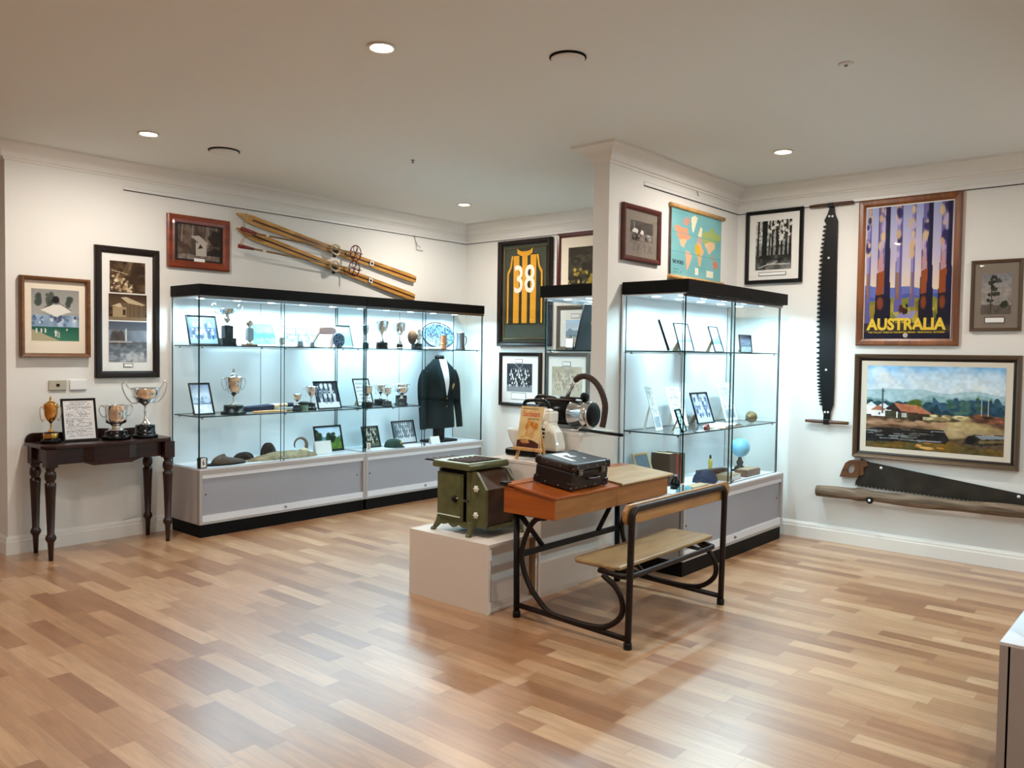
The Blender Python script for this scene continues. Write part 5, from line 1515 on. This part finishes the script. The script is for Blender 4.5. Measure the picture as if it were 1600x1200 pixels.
# deck of case 1
t = thing('writing_slate', 'school slate in a pale wooden frame leaning at the left of case 1', 'slate', (-2.90, 4.79, S0), R90)
R = Matrix.Rotation(-.35, 4, 'X')
moulding(.20, .245, .02, .012).xf(R).build('frame', M['bookt'], t)
G().box(-.085, .085, -.006, -.002, .015, .23).xf(R).build('slate_panel', M['slate'], t)
G().ribbon([(0, .065, .11), (0, .12, .004)], (1, 0, 0), (0, .4, .9), [.03, .05], .003).build('prop', M['khaki'], t)
bx = 4.93
for (w, h, d, m, lab) in [(.085, .225, .15, 'bookd', 'thick brown book, first of the upright row in case 1'), (.03, .215, .15, 'bookr', 'red book, second of the upright row in case 1'),
                          (.028, .212, .14, 'bookd', 'thin brown book, third of the upright row in case 1'), (.022, .20, .14, 'bookr', 'thin dark red book, fourth of the upright row in case 1'), (.038, .215, .15, 'bookg', 'green book, last of the upright row in case 1')]:
    t = thing('book', lab, 'book', (-2.82, bx + w / 2, S0), R90, 'upright books in case 1')
    G().box(-w / 2, -w / 2 + .003, 0, d, 0, h).box(w / 2 - .003, w / 2, 0, d, 0, h).box(-w / 2 + .003, w / 2 - .003, 0, .004, 0, h).build('cover', M[m], t, .001)
    G().box(-w / 2 + .0035, w / 2 - .0035, .0045, d - .004, .004, h - .004).build('pages', M['bookt'], t)
    bx += w + .0015
t = thing('ink_bottle', 'small dark round bottle in front of the brown book in case 1', 'bottle', (-2.745, 4.875, S0), R90)
G().lathe([(.0001, 0), (.032, 0), (.036, .03), (.03, .055), (.014, .07), (.014, .082), (.0001, .082)], 20).build('bottle', M['gloss_black'], t)
G().lathe([(.0001, .0825), (.016, .0825), (.016, .095), (.0001, .098)], 16).build('cap', M['steel'], t)
heap('folded_cloth', 'dark navy folded cloth right of the books on the deck of case 1', -2.74, 5.29, .11, .085, .085, 'navy', 'cloth', 11, part='cloth')
heap('folded_cloth', 'teal folded cloth at the front corner of the deck of case 1', -2.64, 4.80, .085, .035, .04, 'teal', 'cloth', 12, part='cloth')
t = thing('pencil_box', 'long brown wooden pencil box on the deck of case 1', 'box', (-2.84, 5.60, S0 + .001), R90 - .2)
G().box(-.16, .16, -.03, .03, 0, .045).build('body', M['sawh'], t, .003)
G().box(-.158, .158, -.028, .028, .0455, .052).build('sliding_lid', M['bookd'], t)
t = thing('cream_book', 'cream book lying flat before the pencil box in case 1', 'book', (-2.68, 5.54, S0), R90 + .1)
G().box(-.1, .1, -.06, .06, 0, .004).box(-.1, .1, -.06, .06, .036, .04).box(-.1, -.096, -.06, .06, .004, .036).build('cover', M['bookt'], t)
G().box(-.0955, .096, -.057, .057, .0045, .0355).build('pages', M['paper'], t)
t = thing('glue_bottle', 'yellow bottle standing beside the right pane join on the deck of case 1', 'bottle', (-2.93, 5.74, S0), R90)
G().lathe([(.0001, 0), (.015, 0), (.016, .09), (.009, .11), (.0001, .112)], 18).build('bottle', M['dullyellow'], t)
G().lathe([(.0001, .1125), (.010, .1125), (.007, .14), (.0001, .142)], 14).build('cap', M['sawh'], t)
t = thing('globe', 'small pale blue globe on an ornate dark stand on the deck of case 1', 'globe', (-2.80, 5.98, S0), R90)
G().ball((0, 0, .19), .075, 28).build('sphere', M['globe'], t)
fg = G()
for k in range(4):
    a = k * R90 + .4
    fg.prism([(.0, .0), (.062, .0), (.066, .012), (.045, .02), (.035, .04), (.02, .05), (.028, .075), (.012, .1), (.0, .1)], -.004, .004).v
    for i in range(18): fg.v[-1 - i] = Matrix.Rotation(a, 4, 'Z') @ fg.v[-1 - i]
fg.lathe([(.0001, .098), (.016, .098), (.012, .115), (.0001, .116)], 14)
fg.build('ornate_foot', M['iron2'], t)
arcp = [(.079 * math.cos(a), 0, .19 + .079 * math.sin(a)) for a in np.linspace(-1.5, 1.7, 14)]
G().tube(arcp, .0025, 6).build('meridian_arc', M['brass'], t)
t = thing('wooden_block', 'pale wooden block in front of the globe in case 1', 'block', (-2.67, 5.84, S0), R90)
G().box(-.12, .12, -.05, .05, 0, .05).build('block', M['fbrown'], t, .006)
G().box(-.10, .10, -.04, .04, .05, .054).build('inlay', M['bookt'], t)
t = thing('open_folder', 'brown open folder with papers at the front corner of the deck of case 1', 'folder', (-2.66, 5.02, S0), R90)
G().box(-.12, .12, -.04, .04, 0, .006).build('cover', M['bookd'], t)
G().box(-.11, .11, -.036, .036, .0065, .02).build('papers', M['bookt'], t)

# ------------------------------------------------------------------ what stands in the case behind the partition
t = thing('printed_sheet', 'white typed sheets leaning on the top shelf of the case behind the partition', 'document', (-3.55, 5.40, S1 + .003), -R90 + 1.2)
R = Matrix.Rotation(-.22, 4, 'X')
G().box(-.11, .11, -.001, .002, 0, .27).xf(R).build('board', M['mountw'], t)
p_doc(81, 44, 60, '#dff0f4', 18).mesh('print', .212, .262, -.0018, t, R, 0, .003)
G().ribbon([(0, .05, .16), (0, .12, .004)], (1, 0, 0), (0, .4, .9), [.03, .05], .002).build('easel_strut', M['mountw'], t)
t = thing('small_easel', 'tiny dark easel with a card on the shelf behind the partition', 'easel', (-3.595, 4.80, S1), 0)
for s in (-1, 1): G().tube([(s * .03, -.01, .002), (s * .008, .01, .105)], .004, 6).build('leg', M['ink'], t)
G().tube([(0, .045, .002), (0, .012, .105)], .004, 6).build('rear_leg', M['ink'], t)
G().box(-.03, .03, -.016, -.013, .02, .085).build('card', M['paper'], t)
t = stand('framed_photograph', 'large dark frame seen from behind on the shelf behind the partition', -3.56, 4.94, S1, .26, .345, p_doc(82, 40, 52), .014, tilt=.24, yaw=.0, group=None, rot=-R90)


# ------------------------------------------------------------------ plinths in the middle of the room
t = thing('plinth_box', 'low white open-sided box carrying the green toy stove', 'plinth', (-3.252, 3.425, 0), .012)
w, d, h, k = .314, .212, .385, .018
G().box(-w, w, -d, -d + k, 0, h - k).build('front_panel', M['plinth'], t, .001)
G().box(-w, w, d - k, d, 0, h - k).build('rear_panel', M['plinth'], t, .001)
G().box(-w, w, -d, d, h - k, h).build('top_panel', M['plinth'], t, .001)
G().box(-w + .0, w - .02, -d + k + .001, d - k - .001, 0, k).build('bottom_panel', M['plinth'], t)
G().box(w - .12, w - .105, -d + k + .001, d - k - .001, k, h - k - .001).build('inner_panel', M['plinth'], t)
for yy in (-d + k, d - k - .004):
    G().box(w - .044, w + .0005, yy, yy + .004, .02, h - k - .002).build('raw_edge', M['ply'], t)
for zz in (.012, h - .085):
    G().box(w - .004, w + .006, -d + .001, -d + .017, zz, zz + .055).build('corner_bracket', M['rail'], t)
t = thing('plinth_box', 'white plinth of middle height behind the desk, carrying the food mixer', 'plinth', (-3.13, 3.845, 0), 0)
G().box(-.205, .205, -.195, .185, 0, .772).build('carcass', M['plinth'], t, .002)
G().box(-.207, .207, -.197, .186, .7722, .790).build('top_panel', M['plinth'], t, .001)
t = thing('plinth_box', 'tall white plinth carrying the vacuum cleaner beside the right glass case', 'plinth', (-3.145, 4.232, 0), 0)
G().box(-.2, .2, -.195, .195, 0, .917).build('carcass', M['plinth'], t, .002)
G().box(-.202, .202, -.197, .197, .9172, .935).build('top_panel', M['plinth'], t, .001)

# ------------------------------------------------------------------ toy stove
t = thing('toy_stove', 'small green enamel stove with white knobs standing on the low white box', 'stove', (-3.295, 3.44, .386), 0)
x0, x1, y0, y1 = -.128, .128, -.13, .155
G().box(x0, x1, y0 + .02, y1, .055, .362).build('oven_body', M['iron2'], t, .003)
G().box(x1 - .032, x1 + .002, y0, y0 + .019, .055, .362).build('corner_post', M['stove'], t, .002)
G().box(x0 - .001, x0 + .014, y0 + .001, y0 + .019, .055, .362).build('corner_post', M['stove'], t, .002)
d = G().box(x0, x1 - .05, y0 - .014, y0 - .001, .075, .345).build('oven_door', M['stove'], t, .003)
G().box(x0 + .012, x1 - .062, y0 - .018, y0 - .0145, .088, .335).build('door_panel', M['stove'], d, .003)
G().tube([(x0 + .01, y0 - .02, .098), (x1 - .06, y0 - .02, .098)], .004, 8).build('towel_rail', M['stovet'], d)
G().lathe([(.0001, .022), (.017, .02), (.021, .012), (.012, .004), (.012, 0)], 18, (x1 - .098, y0 - .0185, .20), axis='y').build('door_knob', M['gloss_black'], d)
G().tube([(x1 - .098, y0 - .03, .20), (x1 - .07, y0 - .032, .21)], .004, 6).build('latch_arm', M['leather'], d)
for xx in (x1 - .047, x1 - .026): G().box(xx, xx + .012, y0 - .012, y0 + .002, .19, .202).build('latch_catch', M['steel'], t)
G().prism([(x0 - .02, .372), (x1 + .02, .372), (x1 + .024, .395), (x1 + .012, .408), (x0 - .012, .408), (x0 - .024, .395)], y0 - .035, y1 + .02).build('top_plate', M['stove'], t, .006)
G().box(x0 - .012, x1 + .012, y0 - .034, y1 + .018, .4085, .412).build('hob_surface', M['stovet'], t)
G().box(x0 + .06, x1 - .008, y0 + .0, y1 - .012, .4125, .4145).build('hob_recess', M['ink'], t)
g = G()
for i in range(6):
    yy = y0 + .01 + i * .042
    g.box(x0 + .066, x1 - .014, yy, yy + .016, .415, .4195)
g.build('hob_bars', M['rust'], t)
g = G().box(x0 - .12, x0 - .012, y0 - .005, y1 - .02, .398, .404)
g.build('side_shelf', M['ink'], t)
g = G()
for i in range(5):
    yy = y0 + .004 + i * .05
    g.box(x0 - .115, x0 - .015, yy, yy + .030, .4045, .408)
g.build('side_shelf_bars', M['rust'], t)
# brown hopper on the right with slanted lid and green ends
prof = [(x1 + .001, .06), (x1 + .108, .06), (x1 + .112, .27), (x1 + .04, .358), (x1 + .001, .362)]
G().prism([(a * 1., b) for a, b in prof], y0 + .02, y1 - .03).build('hopper', M['rust'], t)
G().prism([(x1 + .0025, .055), (x1 + .112, .055), (x1 + .120, .075), (x1 + .120, .272), (x1 + .046, .366), (x1 + .0025, .366)], y0 - .001, y0 + .0195).build('hopper_end', M['stove'], t, .003)
G().prism([(x1 + .0025, .055), (x1 + .112, .055), (x1 + .120, .075), (x1 + .120, .272), (x1 + .046, .366), (x1 + .0025, .366)], y1 - .0295, y1 - .012).build('hopper_end', M['stove'], t, .003)
for zz in (.275, .125):
    g = G().lathe([(.0001, .022), (.010, .021), (.017, .012), (.012, .003), (.008, 0)], 12, (x1 + .055, y0 - .0012, zz), axis='y')
    for q in range(6):
        a = q * PI / 3
        g.ball((x1 + .055 + .014 * math.cos(a), y0 - .012, zz + .014 * math.sin(a)), .0065, 8)
    g.build('porcelain_knob', M['cream'], t)
sk = [(x0, .055)]
for i in range(25):
    u = i / 24
    sk.append((x0 + (x1 - x0) * u, .05 - .012 * abs(math.sin(PI * 3 * u)) * (1.6 if .3 < u < .7 else 1)))
sk.append((x1, .055)); sk += [(x1, .072), (x0, .072)]
G().prism(sk, y0 - .008, y0 + .0).build('front_skirt', M['stove'], t)
sk2 = [(y0 + .02, .055)] + [(y0 + .02 + (y1 - y0 - .02) * i / 24, .05 - .012 * abs(math.sin(PI * 3 * i / 24))) for i in range(25)] + [(y1, .055), (y1, .062), (y0 + .02, .062)]
G().prism(sk2, x1 + .112, x1 + .121, 'yz').build('side_skirt', M['stove'], t)
for (lx, ly, ex, ey) in [(x0 + .012, y0 + .005, -.032, -.022), (x1 + .012, y0 + .002, .004, -.030), (x1 + .105, y1 - .02, .035, .012), (x0 + .012, y1 - .015, -.03, .02)]:
    g = G().tube(spline([(lx, ly, .075), (lx + ex * .25, ly + ey * .25, .05), (lx + ex * .7, ly + ey * .7, .025), (lx + ex, ly + ey, .009)], 4), [.026 - .0012 * i for i in range(13)], 10)
    g.lathe([(.0001, 0), (.017, 0), (.018, .008), (.009, .018), (.0001, .018)], 12, (lx + ex * 1.1, ly + ey * 1.1, 0))
    g.build('leg', M['stove'], t)

# ------------------------------------------------------------------ food mixer and its little easel
t = thing('food_mixer', 'cream vintage stand mixer with a white bowl and black base on the middle plinth', 'mixer', (-3.15, 3.885, .791), 0)
G().prism([(-.215, -.055), (-.19, -.085), (-.06, -.085), (.03, -.06), (.16, -.06), (.195, -.03), (.195, .03), (.16, .06), (.03, .06), (-.06, .085), (-.19, .085), (-.215, .055)], 0, .042, 'xy').build('base', M['gloss_black'], t, .012)
G().lathe([(.0001, .046), (.055, .046), (.06, .052), (.085, .10), (.102, .155), (.106, .168), (.100, .166), (.08, .105), (.05, .06), (.0001, .056)], 32, (-.115, 0, 0)).build('bowl', M['opal'], t)
col = [(.04, .043), (.19, .043), (.185, .09), (.165, .16), (.13, .20), (.12, .235), (.075, .235), (.07, .2), (.06, .15), (.045, .1)]
G().prism(col, -.05, .05).build('column', M['cream'], t, .022)
g = G()
for i in range(5): g.box(.045 + .004 * i, .085 + .003 * i, -.056, -.0495, .075 + .024 * i, .086 + .024 * i)
g.build('black_stripes', M['gloss_black'], t)
G().lathe([(.0001, -.15), (.03, -.148), (.05, -.12), (.056, -.02), (.055, .02), (.046, .045), (.0001, .05)], 28, (.06, 0, .25), axis='x', sx=1., sy=1.).build('motor_head', M['cream'], t)
G().box(.07, .128, -.045, .045, .215, .285).build('rear_housing', M['cream'], t, .01)
G().tube(spline([(-.10, 0, .28), (-.105, 0, .33), (-.04, 0, .345), (.06, 0, .34), (.09, 0, .30)], 5), .012, 10).build('carry_handle', M['gloss_black'], t)
for xx in (-.10, -.13): G().tube([(xx, 0, .22), (xx, 0, .09)], .006, 8).build('beater', M['chrome'], t)
G().box(.08, .12, -.036, .036, .2855, .2885).build('speed_dial', M['chrome'], t)
t = thing('display_easel', 'little pine easel standing in front of the mixer', 'easel', (-3.045, 3.688, .791), 0)
G().ribbon([(-.09, -.028, .003), (-.035, .03, .30)], (1, 0, 0), (0, .98, .2), [.018, .018], .012).build('leg', M['easel'], t)
G().ribbon([(.09, -.028, .003), (.035, .03, .30)], (1, 0, 0), (0, .98, .2), [.018, .018], .012).build('leg', M['easel'], t)
G().ribbon([(.03, .10, .003), (.01, .045, .27)], (1, 0, 0), (0, .98, .2), [.016, .016], .01).build('rear_leg', M['easel'], t)
G().box(-.105, .105, -.045, -.016, .062, .080).build('ledge', M['easel'], t, .002)
p = Pic(56, 84, '#d9bd8a', 90)
p.noise(5, 6, .04).rect(.08, .93, .8, .955, '#7a6440', .7).poly([(0, 0), (1, 0), (1, .1), (.75, .17), (.4, .2), (0, .16)], '#5a2c1c').noise(12, 10, .05, 0, .2)
p.blobs(22, .35, .3, .8, .62, .05, .1, ['#c98432', '#d59a4c', '#b8742a']).ell(.55, .38, .15, .13, '#d9b07c').ell(.62, .3, .12, .08, '#cfa267').line(.15, .22, .45, .3, .07, '#cfa368').ell(.35, .14, .2, .05, '#c08a50').line(.4, .2, .52, .12, .06, '#caa06a')
t = thing('recipe_booklet', 'tan printed booklet cover with orange script title resting on the pine easel', 'booklet', (-3.045, 3.688, .8725), 0)
R = Matrix.Translation((0, -.031, 0)) @ Matrix.Rotation(-.2, 4, 'X')
G().box(-.085, .085, .0, .004, 0, .245).xf(R).build('booklet_cover', M['leather'], t)
p.mesh('cover_print', .168, .243, -.0006, t, R, 0, .001)
o = lettering('cover_title', 'Sunbeam', mat('title_orange', '#c9501c', .6), t, .13, (0, -.0012, .200), .034, .0003, .012)
o.data.transform(R)
o = lettering('cover_subtitle', 'MIXMASTER', M['bookd'], t, .085, (.02, -.0012, .170), .010, .0003)
o.data.transform(R)

# ------------------------------------------------------------------ vacuum cleaner
t = thing('vacuum_cleaner', 'black and chrome cylinder vacuum cleaner with brown hose on the tall plinth', 'vacuum cleaner', (-3.15, 4.19, .9355), 0)
cz = .108
G().lathe([(.0001, -.235), (.05, -.232), (.078, -.20), (.084, -.16), (.084, .06), (.0001, .06)], 36, (0, 0, cz), axis='x').build('tank_body', M['gloss_black'], t)
G().lathe([(.0855, .045), (.0875, .05), (.0875, .15), (.093, .155), (.093, .172), (.088, .195), (.075, .204), (.074, .198), (.0001, .196)], 40, (0, 0, cz), axis='x').build('chrome_collar', M['chrome'], t)
G().lathe([(.0001, .212), (.03, .210), (.072, .2055), (.074, .198), (.0001, .1975)], 36, (0, 0, cz), axis='x').build('end_cap', M['endcap'], t)
G().prism([(-.19, cz + .078), (.04, cz + .082), (.05, cz + .094), (-.16, cz + .094)], -.028, .028).build('top_reflection', M['bookd'], t, .004)  # brown strip standing in for the light reflected along the tank top
G().tube(spline([(-.225, 0, cz + .03), (-.27, 0, cz + .07), (-.24, 0, cz + .10), (-.17, 0, cz + .098), (-.10, 0, cz + .09)], 5), .012, 10).build('rear_elbow', M['gloss_black'], t)
G().box(-.06, .13, -.012, .012, cz + .0945, cz + .108).build('carry_handle', M['gloss_black'], t, .005)
G().lathe([(.0001, -.02), (.025, -.02), (.029, -.01), (.029, .012), (.02, .02), (.0001, .02)], 20, (.135, .0, cz + .112), axis='x').build('switch_knob', M['gloss_black'], t)
for s in (-1, 1):
    G().tube([(-.19, s * .06, .028), (-.18, s * .062, .009), (.12, s * .062, .009), (.165, s * .06, .03)], .0085, 8).build('runner', M['chrome'], t)
    G().box(-.10, .06, s * .04 - .006, s * .04 + .006, .012, .05).build('runner_bracket', M['steel'], t)
HX = -3.15
hp = [(-3.1628, 1.1367), (-3.1280, 1.2002), (-3.0935, 1.2589)]
hq = [(-3.0935, 1.2589), (-3.0486, 1.2827), (-2.9888, 1.2824), (-2.9243, 1.2482), (-2.8746, 1.1860), (-2.8466, 1.1077), (-2.8519, 1.0237), (-2.8605, 0.9752)]
G().tube([(a - HX, 0, b - .9355) for a, b in hp], .0135, 12).build('hose_pipe', M['chrome'], t)
G().tube(spline([(a - HX, -.004 * i, b - .9355) for i, (a, b) in enumerate(hq)], 6), [.0185 + .0012 * (i % 2) for i in range(43)], 14).build('hose', mat('hose_braid', '#3a241a', .75, noise=.3, nscale=60), t)
G().tube([(.10, -.05, .016), (.24, -.085, .016), (.40, -.13, .016), (.52, -.155, .016)], .010, 10).build('wand', M['gloss_black'], t)

# ------------------------------------------------------------------ school desk with bench
YL, YR = 3.31, 4.285          # planes of the two end frames
t = thing('school_desk', 'double wooden school desk with brown iron frame and attached bench', 'desk', (-2.46, 3.80, 0), 0)
OX, OY = 2.46, -3.80


def dk(x, y, z): return (x + OX, y + OY, z)


Ya, Yc = 3.275, 4.40
# the two desk boxes: sloping sides, open below the lid
for (a, b, k) in ((Ya, 3.838, 0), (3.84, Yc, 1)):
    prof = [(-2.872, .570), (-2.530, .570), (-2.530, .672 + .006 * k), (-2.872, .712)]
    G().prism([(x + OX, z) for x, z in prof], a + OY, b + OY).build('desk_box', M['orange'] if False else M['pine'], t, .002)
G().prism([(x + OX, z) for x, z in [(-2.873, .570), (-2.529, .570), (-2.529, .672), (-2.873, .712)]], Ya + OY - .012, Ya + OY - .0005).build('end_board', M['orange'], t, .002, label='orange varnished end board')
lid = [(-2.80, .708), (-2.515, .675), (-2.512, .686), (-2.515, .691), (-2.80, .724)]
G().prism([(x + OX, z) for x, z in lid], Ya + OY - .02, 3.835 + OY).build('lid', M['orange'], t, .003)
lid2 = [(-2.80, .7135), (-2.500, .686), (-2.494, .694), (-2.50, .701), (-2.80, .729)]
G().prism([(x + OX, z) for x, z in lid2], 3.842 + OY, Yc + OY + .012).build('lid', M['palelid'], t, .003, label='paler raised lid')
G().box(-2.885 + OX, -2.803 + OX, Ya + OY - .016, Yc + OY + .008, .7125, .728).build('pen_ledge', M['orange'], t, .003)
G().box(-2.892 + OX, -2.845 + OX, Ya + OY - .024, Ya + OY + .02, .714, .7335).build('corner_iron', M['iron2'], t, .002)
for yy in (3.55, 3.66): G().lathe([(.0001, 0), (.004, 0), (.004, .002), (.0001, .002)], 10, dk(-2.527, yy, .690)).build('hinge_screw', M['iron2'], t)
IR = M['iron']
for Y in (YL, YR):
    G().tube([dk(-2.812, Y, 0), dk(-2.822, Y, .568)], .017, 10).build('leg', M['iron2'], t)
    G().tube([dk(-2.66, Y, .566), dk(-2.80, Y, .566)], .010, 8).build('top_bar', IR, t)
    G().tube(spline([dk(-2.62, Y, .566), dk(-2.69, Y, .545), dk(-2.745, Y, .47), dk(-2.783, Y, .345), dk(-2.745, Y, .22), dk(-2.672, Y, .133), dk(-2.58, Y, .072), dk(-2.44, Y, .062), dk(-2.315, Y, .064),
                     dk(-2.223, Y, .085), dk(-2.150, Y, .145), dk(-2.138, Y, .215), dk(-2.175, Y, .285), dk(-2.255, Y, .335)], 5), .0145, 10).build('curved_brace', IR, t)
    G().tube([dk(-2.804, Y, .067), dk(-2.112, Y, .047)], .0145, 10).build('bottom_rail', IR, t)
    for x in (-2.812, -2.104): G().lathe([(.0001, 0), (.021, 0), (.021, .03), (.017, .034), (.0001, .034)], 14, dk(x, Y, 0)).build('foot_cap', M['iron2'], t)
bk = [dk(-2.104, YL, .0)] + [dk(-2.104 + .01 * i / 3, YL, .2 * i) for i in (1, 2, 3)] + [dk(-2.092, YL + .045 * (1 - math.cos(a)), .635 + .045 * math.sin(a)) for a in (.3, .7, 1.1, 1.5)]
bk2 = [dk(-2.092, YR - .045 * (1 - math.cos(a)), .635 + .045 * math.sin(a)) for a in (1.5, 1.1, .7, .3)] + [dk(-2.104 + .01 * i / 3, YR, .2 * i) for i in (3, 2, 1)] + [dk(-2.104, YR, 0)]
G().tube(bk + bk2, .0165, 12).build('back_frame', IR, t, label='bent brown tube forming rear legs and back rail')
# backrest board
n = .03
bb_ = [(3.285 + n, .700), (3.285, .700 - n), (3.285, .605 + n * .6), (3.285 + n, .600), (YR + .105 - n, .600), (YR + .105, .605 + n), (YR + .105, .700 - n), (YR + .105 - n, .700)]
G().prism([(a + OY, b) for a, b in bb_], -2.135 + OX, -2.113 + OX, 'yz').build('backrest', M['backw'], t, .006)
# seat
st = [(-2.475 + .03, 3.335), (-2.475, 3.375), (-2.475, 4.31), (-2.475 + .03, 4.35), (-2.215, 4.35), (-2.185, 4.33), (-2.185, 3.355), (-2.215, 3.335)]
G().prism([(a + OX, b + OY) for a, b in st], .357, .378, 'xy').build('seat', M['seatw'], t, .008)
G().tube([dk(-2.30, YL + .03, .345)] + [dk(-2.17 + .04 * math.sin(a), YL + .07 + .04 * (1 - math.cos(a)) - .04, .338) for a in (.2, .8, 1.4)] + [dk(-2.13, YL + .12, .336), dk(-2.13, YR - .12, .336)] + [dk(-2.17 + .04 * math.sin(a), YR - .07 - .04 * (1 - math.cos(a)) + .04, .338) for a in (1.4, .8, .2)] + [dk(-2.30, YR - .03, .345)], .0135, 10).build('seat_rail', IR, t)
for yy in (YL + .16, YR - .16): G().tube([dk(-2.36, yy, .345), dk(-2.14, yy, .338)], .011, 8).build('seat_bearer', IR, t)
G().box(-2.822 + OX, -2.802 + OX, YL + .017 + OY, YR - .017 + OY, .322, .354).build('crossbar', M['iron2'], t, .002)
for (ya, yb_) in ((YL + .02, YL + .22), (YR - .02, YR - .22)):
    G().tube([dk(-2.813, ya, .555), dk(-2.813, yb_, .35)], .0145, 8).build('diagonal_brace', M['iron2'], t)

# ------------------------------------------------------------------ suitcase on the desk
t = thing('suitcase', 'small old dark brown fibre suitcase with metal corners lying on the school desk', 'suitcase', (-2.671, 3.59, .7135), 0)
Rs = Matrix.Rotation(math.radians(6.6), 4, 'Y')
sw, sd, sh = .125, .168, .142


def sx_(g): return g.xf(Rs)


def sbuild(g, nm, m, bev=0., lab=None, par=None): return g.xf(Rs).build(nm, m, par or t, bev, lab)


sbuild(G().box(-sw, sw, -sd, sd, .001, sh * .72), 'case_body', M['case1'], .010)
sbuild(G().box(-sw - .004, sw + .004, -sd - .004, sd + .004, sh * .725, sh + .004), 'lid', M['case2'], .012)
for s in (-1, 1):
    sbuild(G().box(-sw - .0055, sw + .0055, s * sd - .006 * (s > 0) - .000, s * sd + .006 * (s < 0) + s * .0055, sh * .73, sh - .01), 'lid_band', M['caser'], .002)
for a in (-1, 1):
    for b in (-1, 1):
        for z0, z1 in ((.0005, .045), (sh - .04, sh + .006)):
            sbuild(G().box(a * (sw + .006), a * (sw - .034), b * (sd + .006), b * (sd - .034), z0, z1), 'corner_cap', M['caser'], .009)
for yy in (-.105, .105):
    la = sbuild(G().box(sw + .0055, sw + .0105, yy - .020, yy + .020, sh * .56, sh * .80), 'latch', M['bronzecap'], .002)
    sbuild(G().box(sw + .0105, sw + .0145, yy - .010, yy + .010, sh * .60, sh * .70), 'latch_tongue', M['steel'], .001, par=la)
sbuild(G().tube(spline([(sw + .006, -.05, sh * .45), (sw + .028, -.04, sh * .44), (sw + .030, .04, sh * .44), (sw + .006, .05, sh * .45)], 5), .007, 8), 'carry_handle', M['caser'])
g = G()
for z in (.018, sh - .018):
    for q in (-.13, -.045, .045, .13):
        g.lathe([(.0001, .003), (.004, .002), (.005, 0)], 8, (q, -sd - .0055, z), axis='y')
        g.lathe([(.0001, .003), (.004, .002), (.005, 0)], 8, (sw + .0055, q, z), axis='x')
sbuild(g, 'rivets', M['steel'])
g = G().prism([(-.10, -.07), (.06, -.10), (.075, -.075), (-.05, -.045), (-.045, .03), (-.085, .05)], sh + .0045, sh + .0052, 'xy')
g.prism([(-.05, .0), (-.01, -.02), (.0, .03), (-.03, .02)], sh + .0045, sh + .0052, 'xy')
sbuild(g, 'torn_label', M['paper'])
sbuild(G().prism([(.03, .04), (.05, .035), (.052, .048), (.035, .05)], sh + .0045, sh + .0052, 'xy'), 'label_scrap', M['paper'])

# black-based object just inside the case at the right edge of the frame
t = thing('black_stand', 'black stepped stand at the right edge inside the cut-off glass case', 'stand', (-.26, 3.18, .5222), 0)
G().box(-.11, .11, -.09, .09, 0, .015).build('foot_plate', M['steel'], t, .003)
G().box(-.07, .08, -.05, .07, .015, .14).build('block', M['gloss_black'], t, .004)

# ------------------------------------------------------------------ camera
cam = bpy.data.cameras.new('camera')
co = bpy.data.objects.new('camera', cam)
C.objects.link(co)
fw, rt, up = Vector((-0.65429, 0.75535, -0.03681)), Vector((0.75546, 0.65506, 0.01373)), Vector((-0.03449, 0.01882, 0.99923))
mt = Matrix(((rt.x, up.x, -fw.x), (rt.y, up.y, -fw.y), (rt.z, up.z, -fw.z)))
co.matrix_world = Matrix.Translation((0, 0, 1.42)) @ mt.to_4x4()
cam.sensor_width = 36
cam.lens = 1268.4 / 1600 * 36
cam.clip_start = .05
scene.camera = co

# ------------------------------------------------------------------ world and view
wd = bpy.data.worlds.new('world'); scene.world = wd
wd.use_nodes = True
wd.node_tree.nodes['Background'].inputs[0].default_value = (.9, .93, 1, 1)
wd.node_tree.nodes['Background'].inputs[1].default_value = .05
scene.view_settings.view_transform = 'Standard'
scene.view_settings.look = 'None'
scene.view_settings.gamma = 1
scene.view_settings.exposure = 0.
scene.cycles.transparent_max_bounces = 40
scene.cycles.max_bounces = 10
scene.cycles.diffuse_bounces = 5
scene.cycles.glossy_bounces = 5
scene.cycles.sample_clamp_indirect = 6
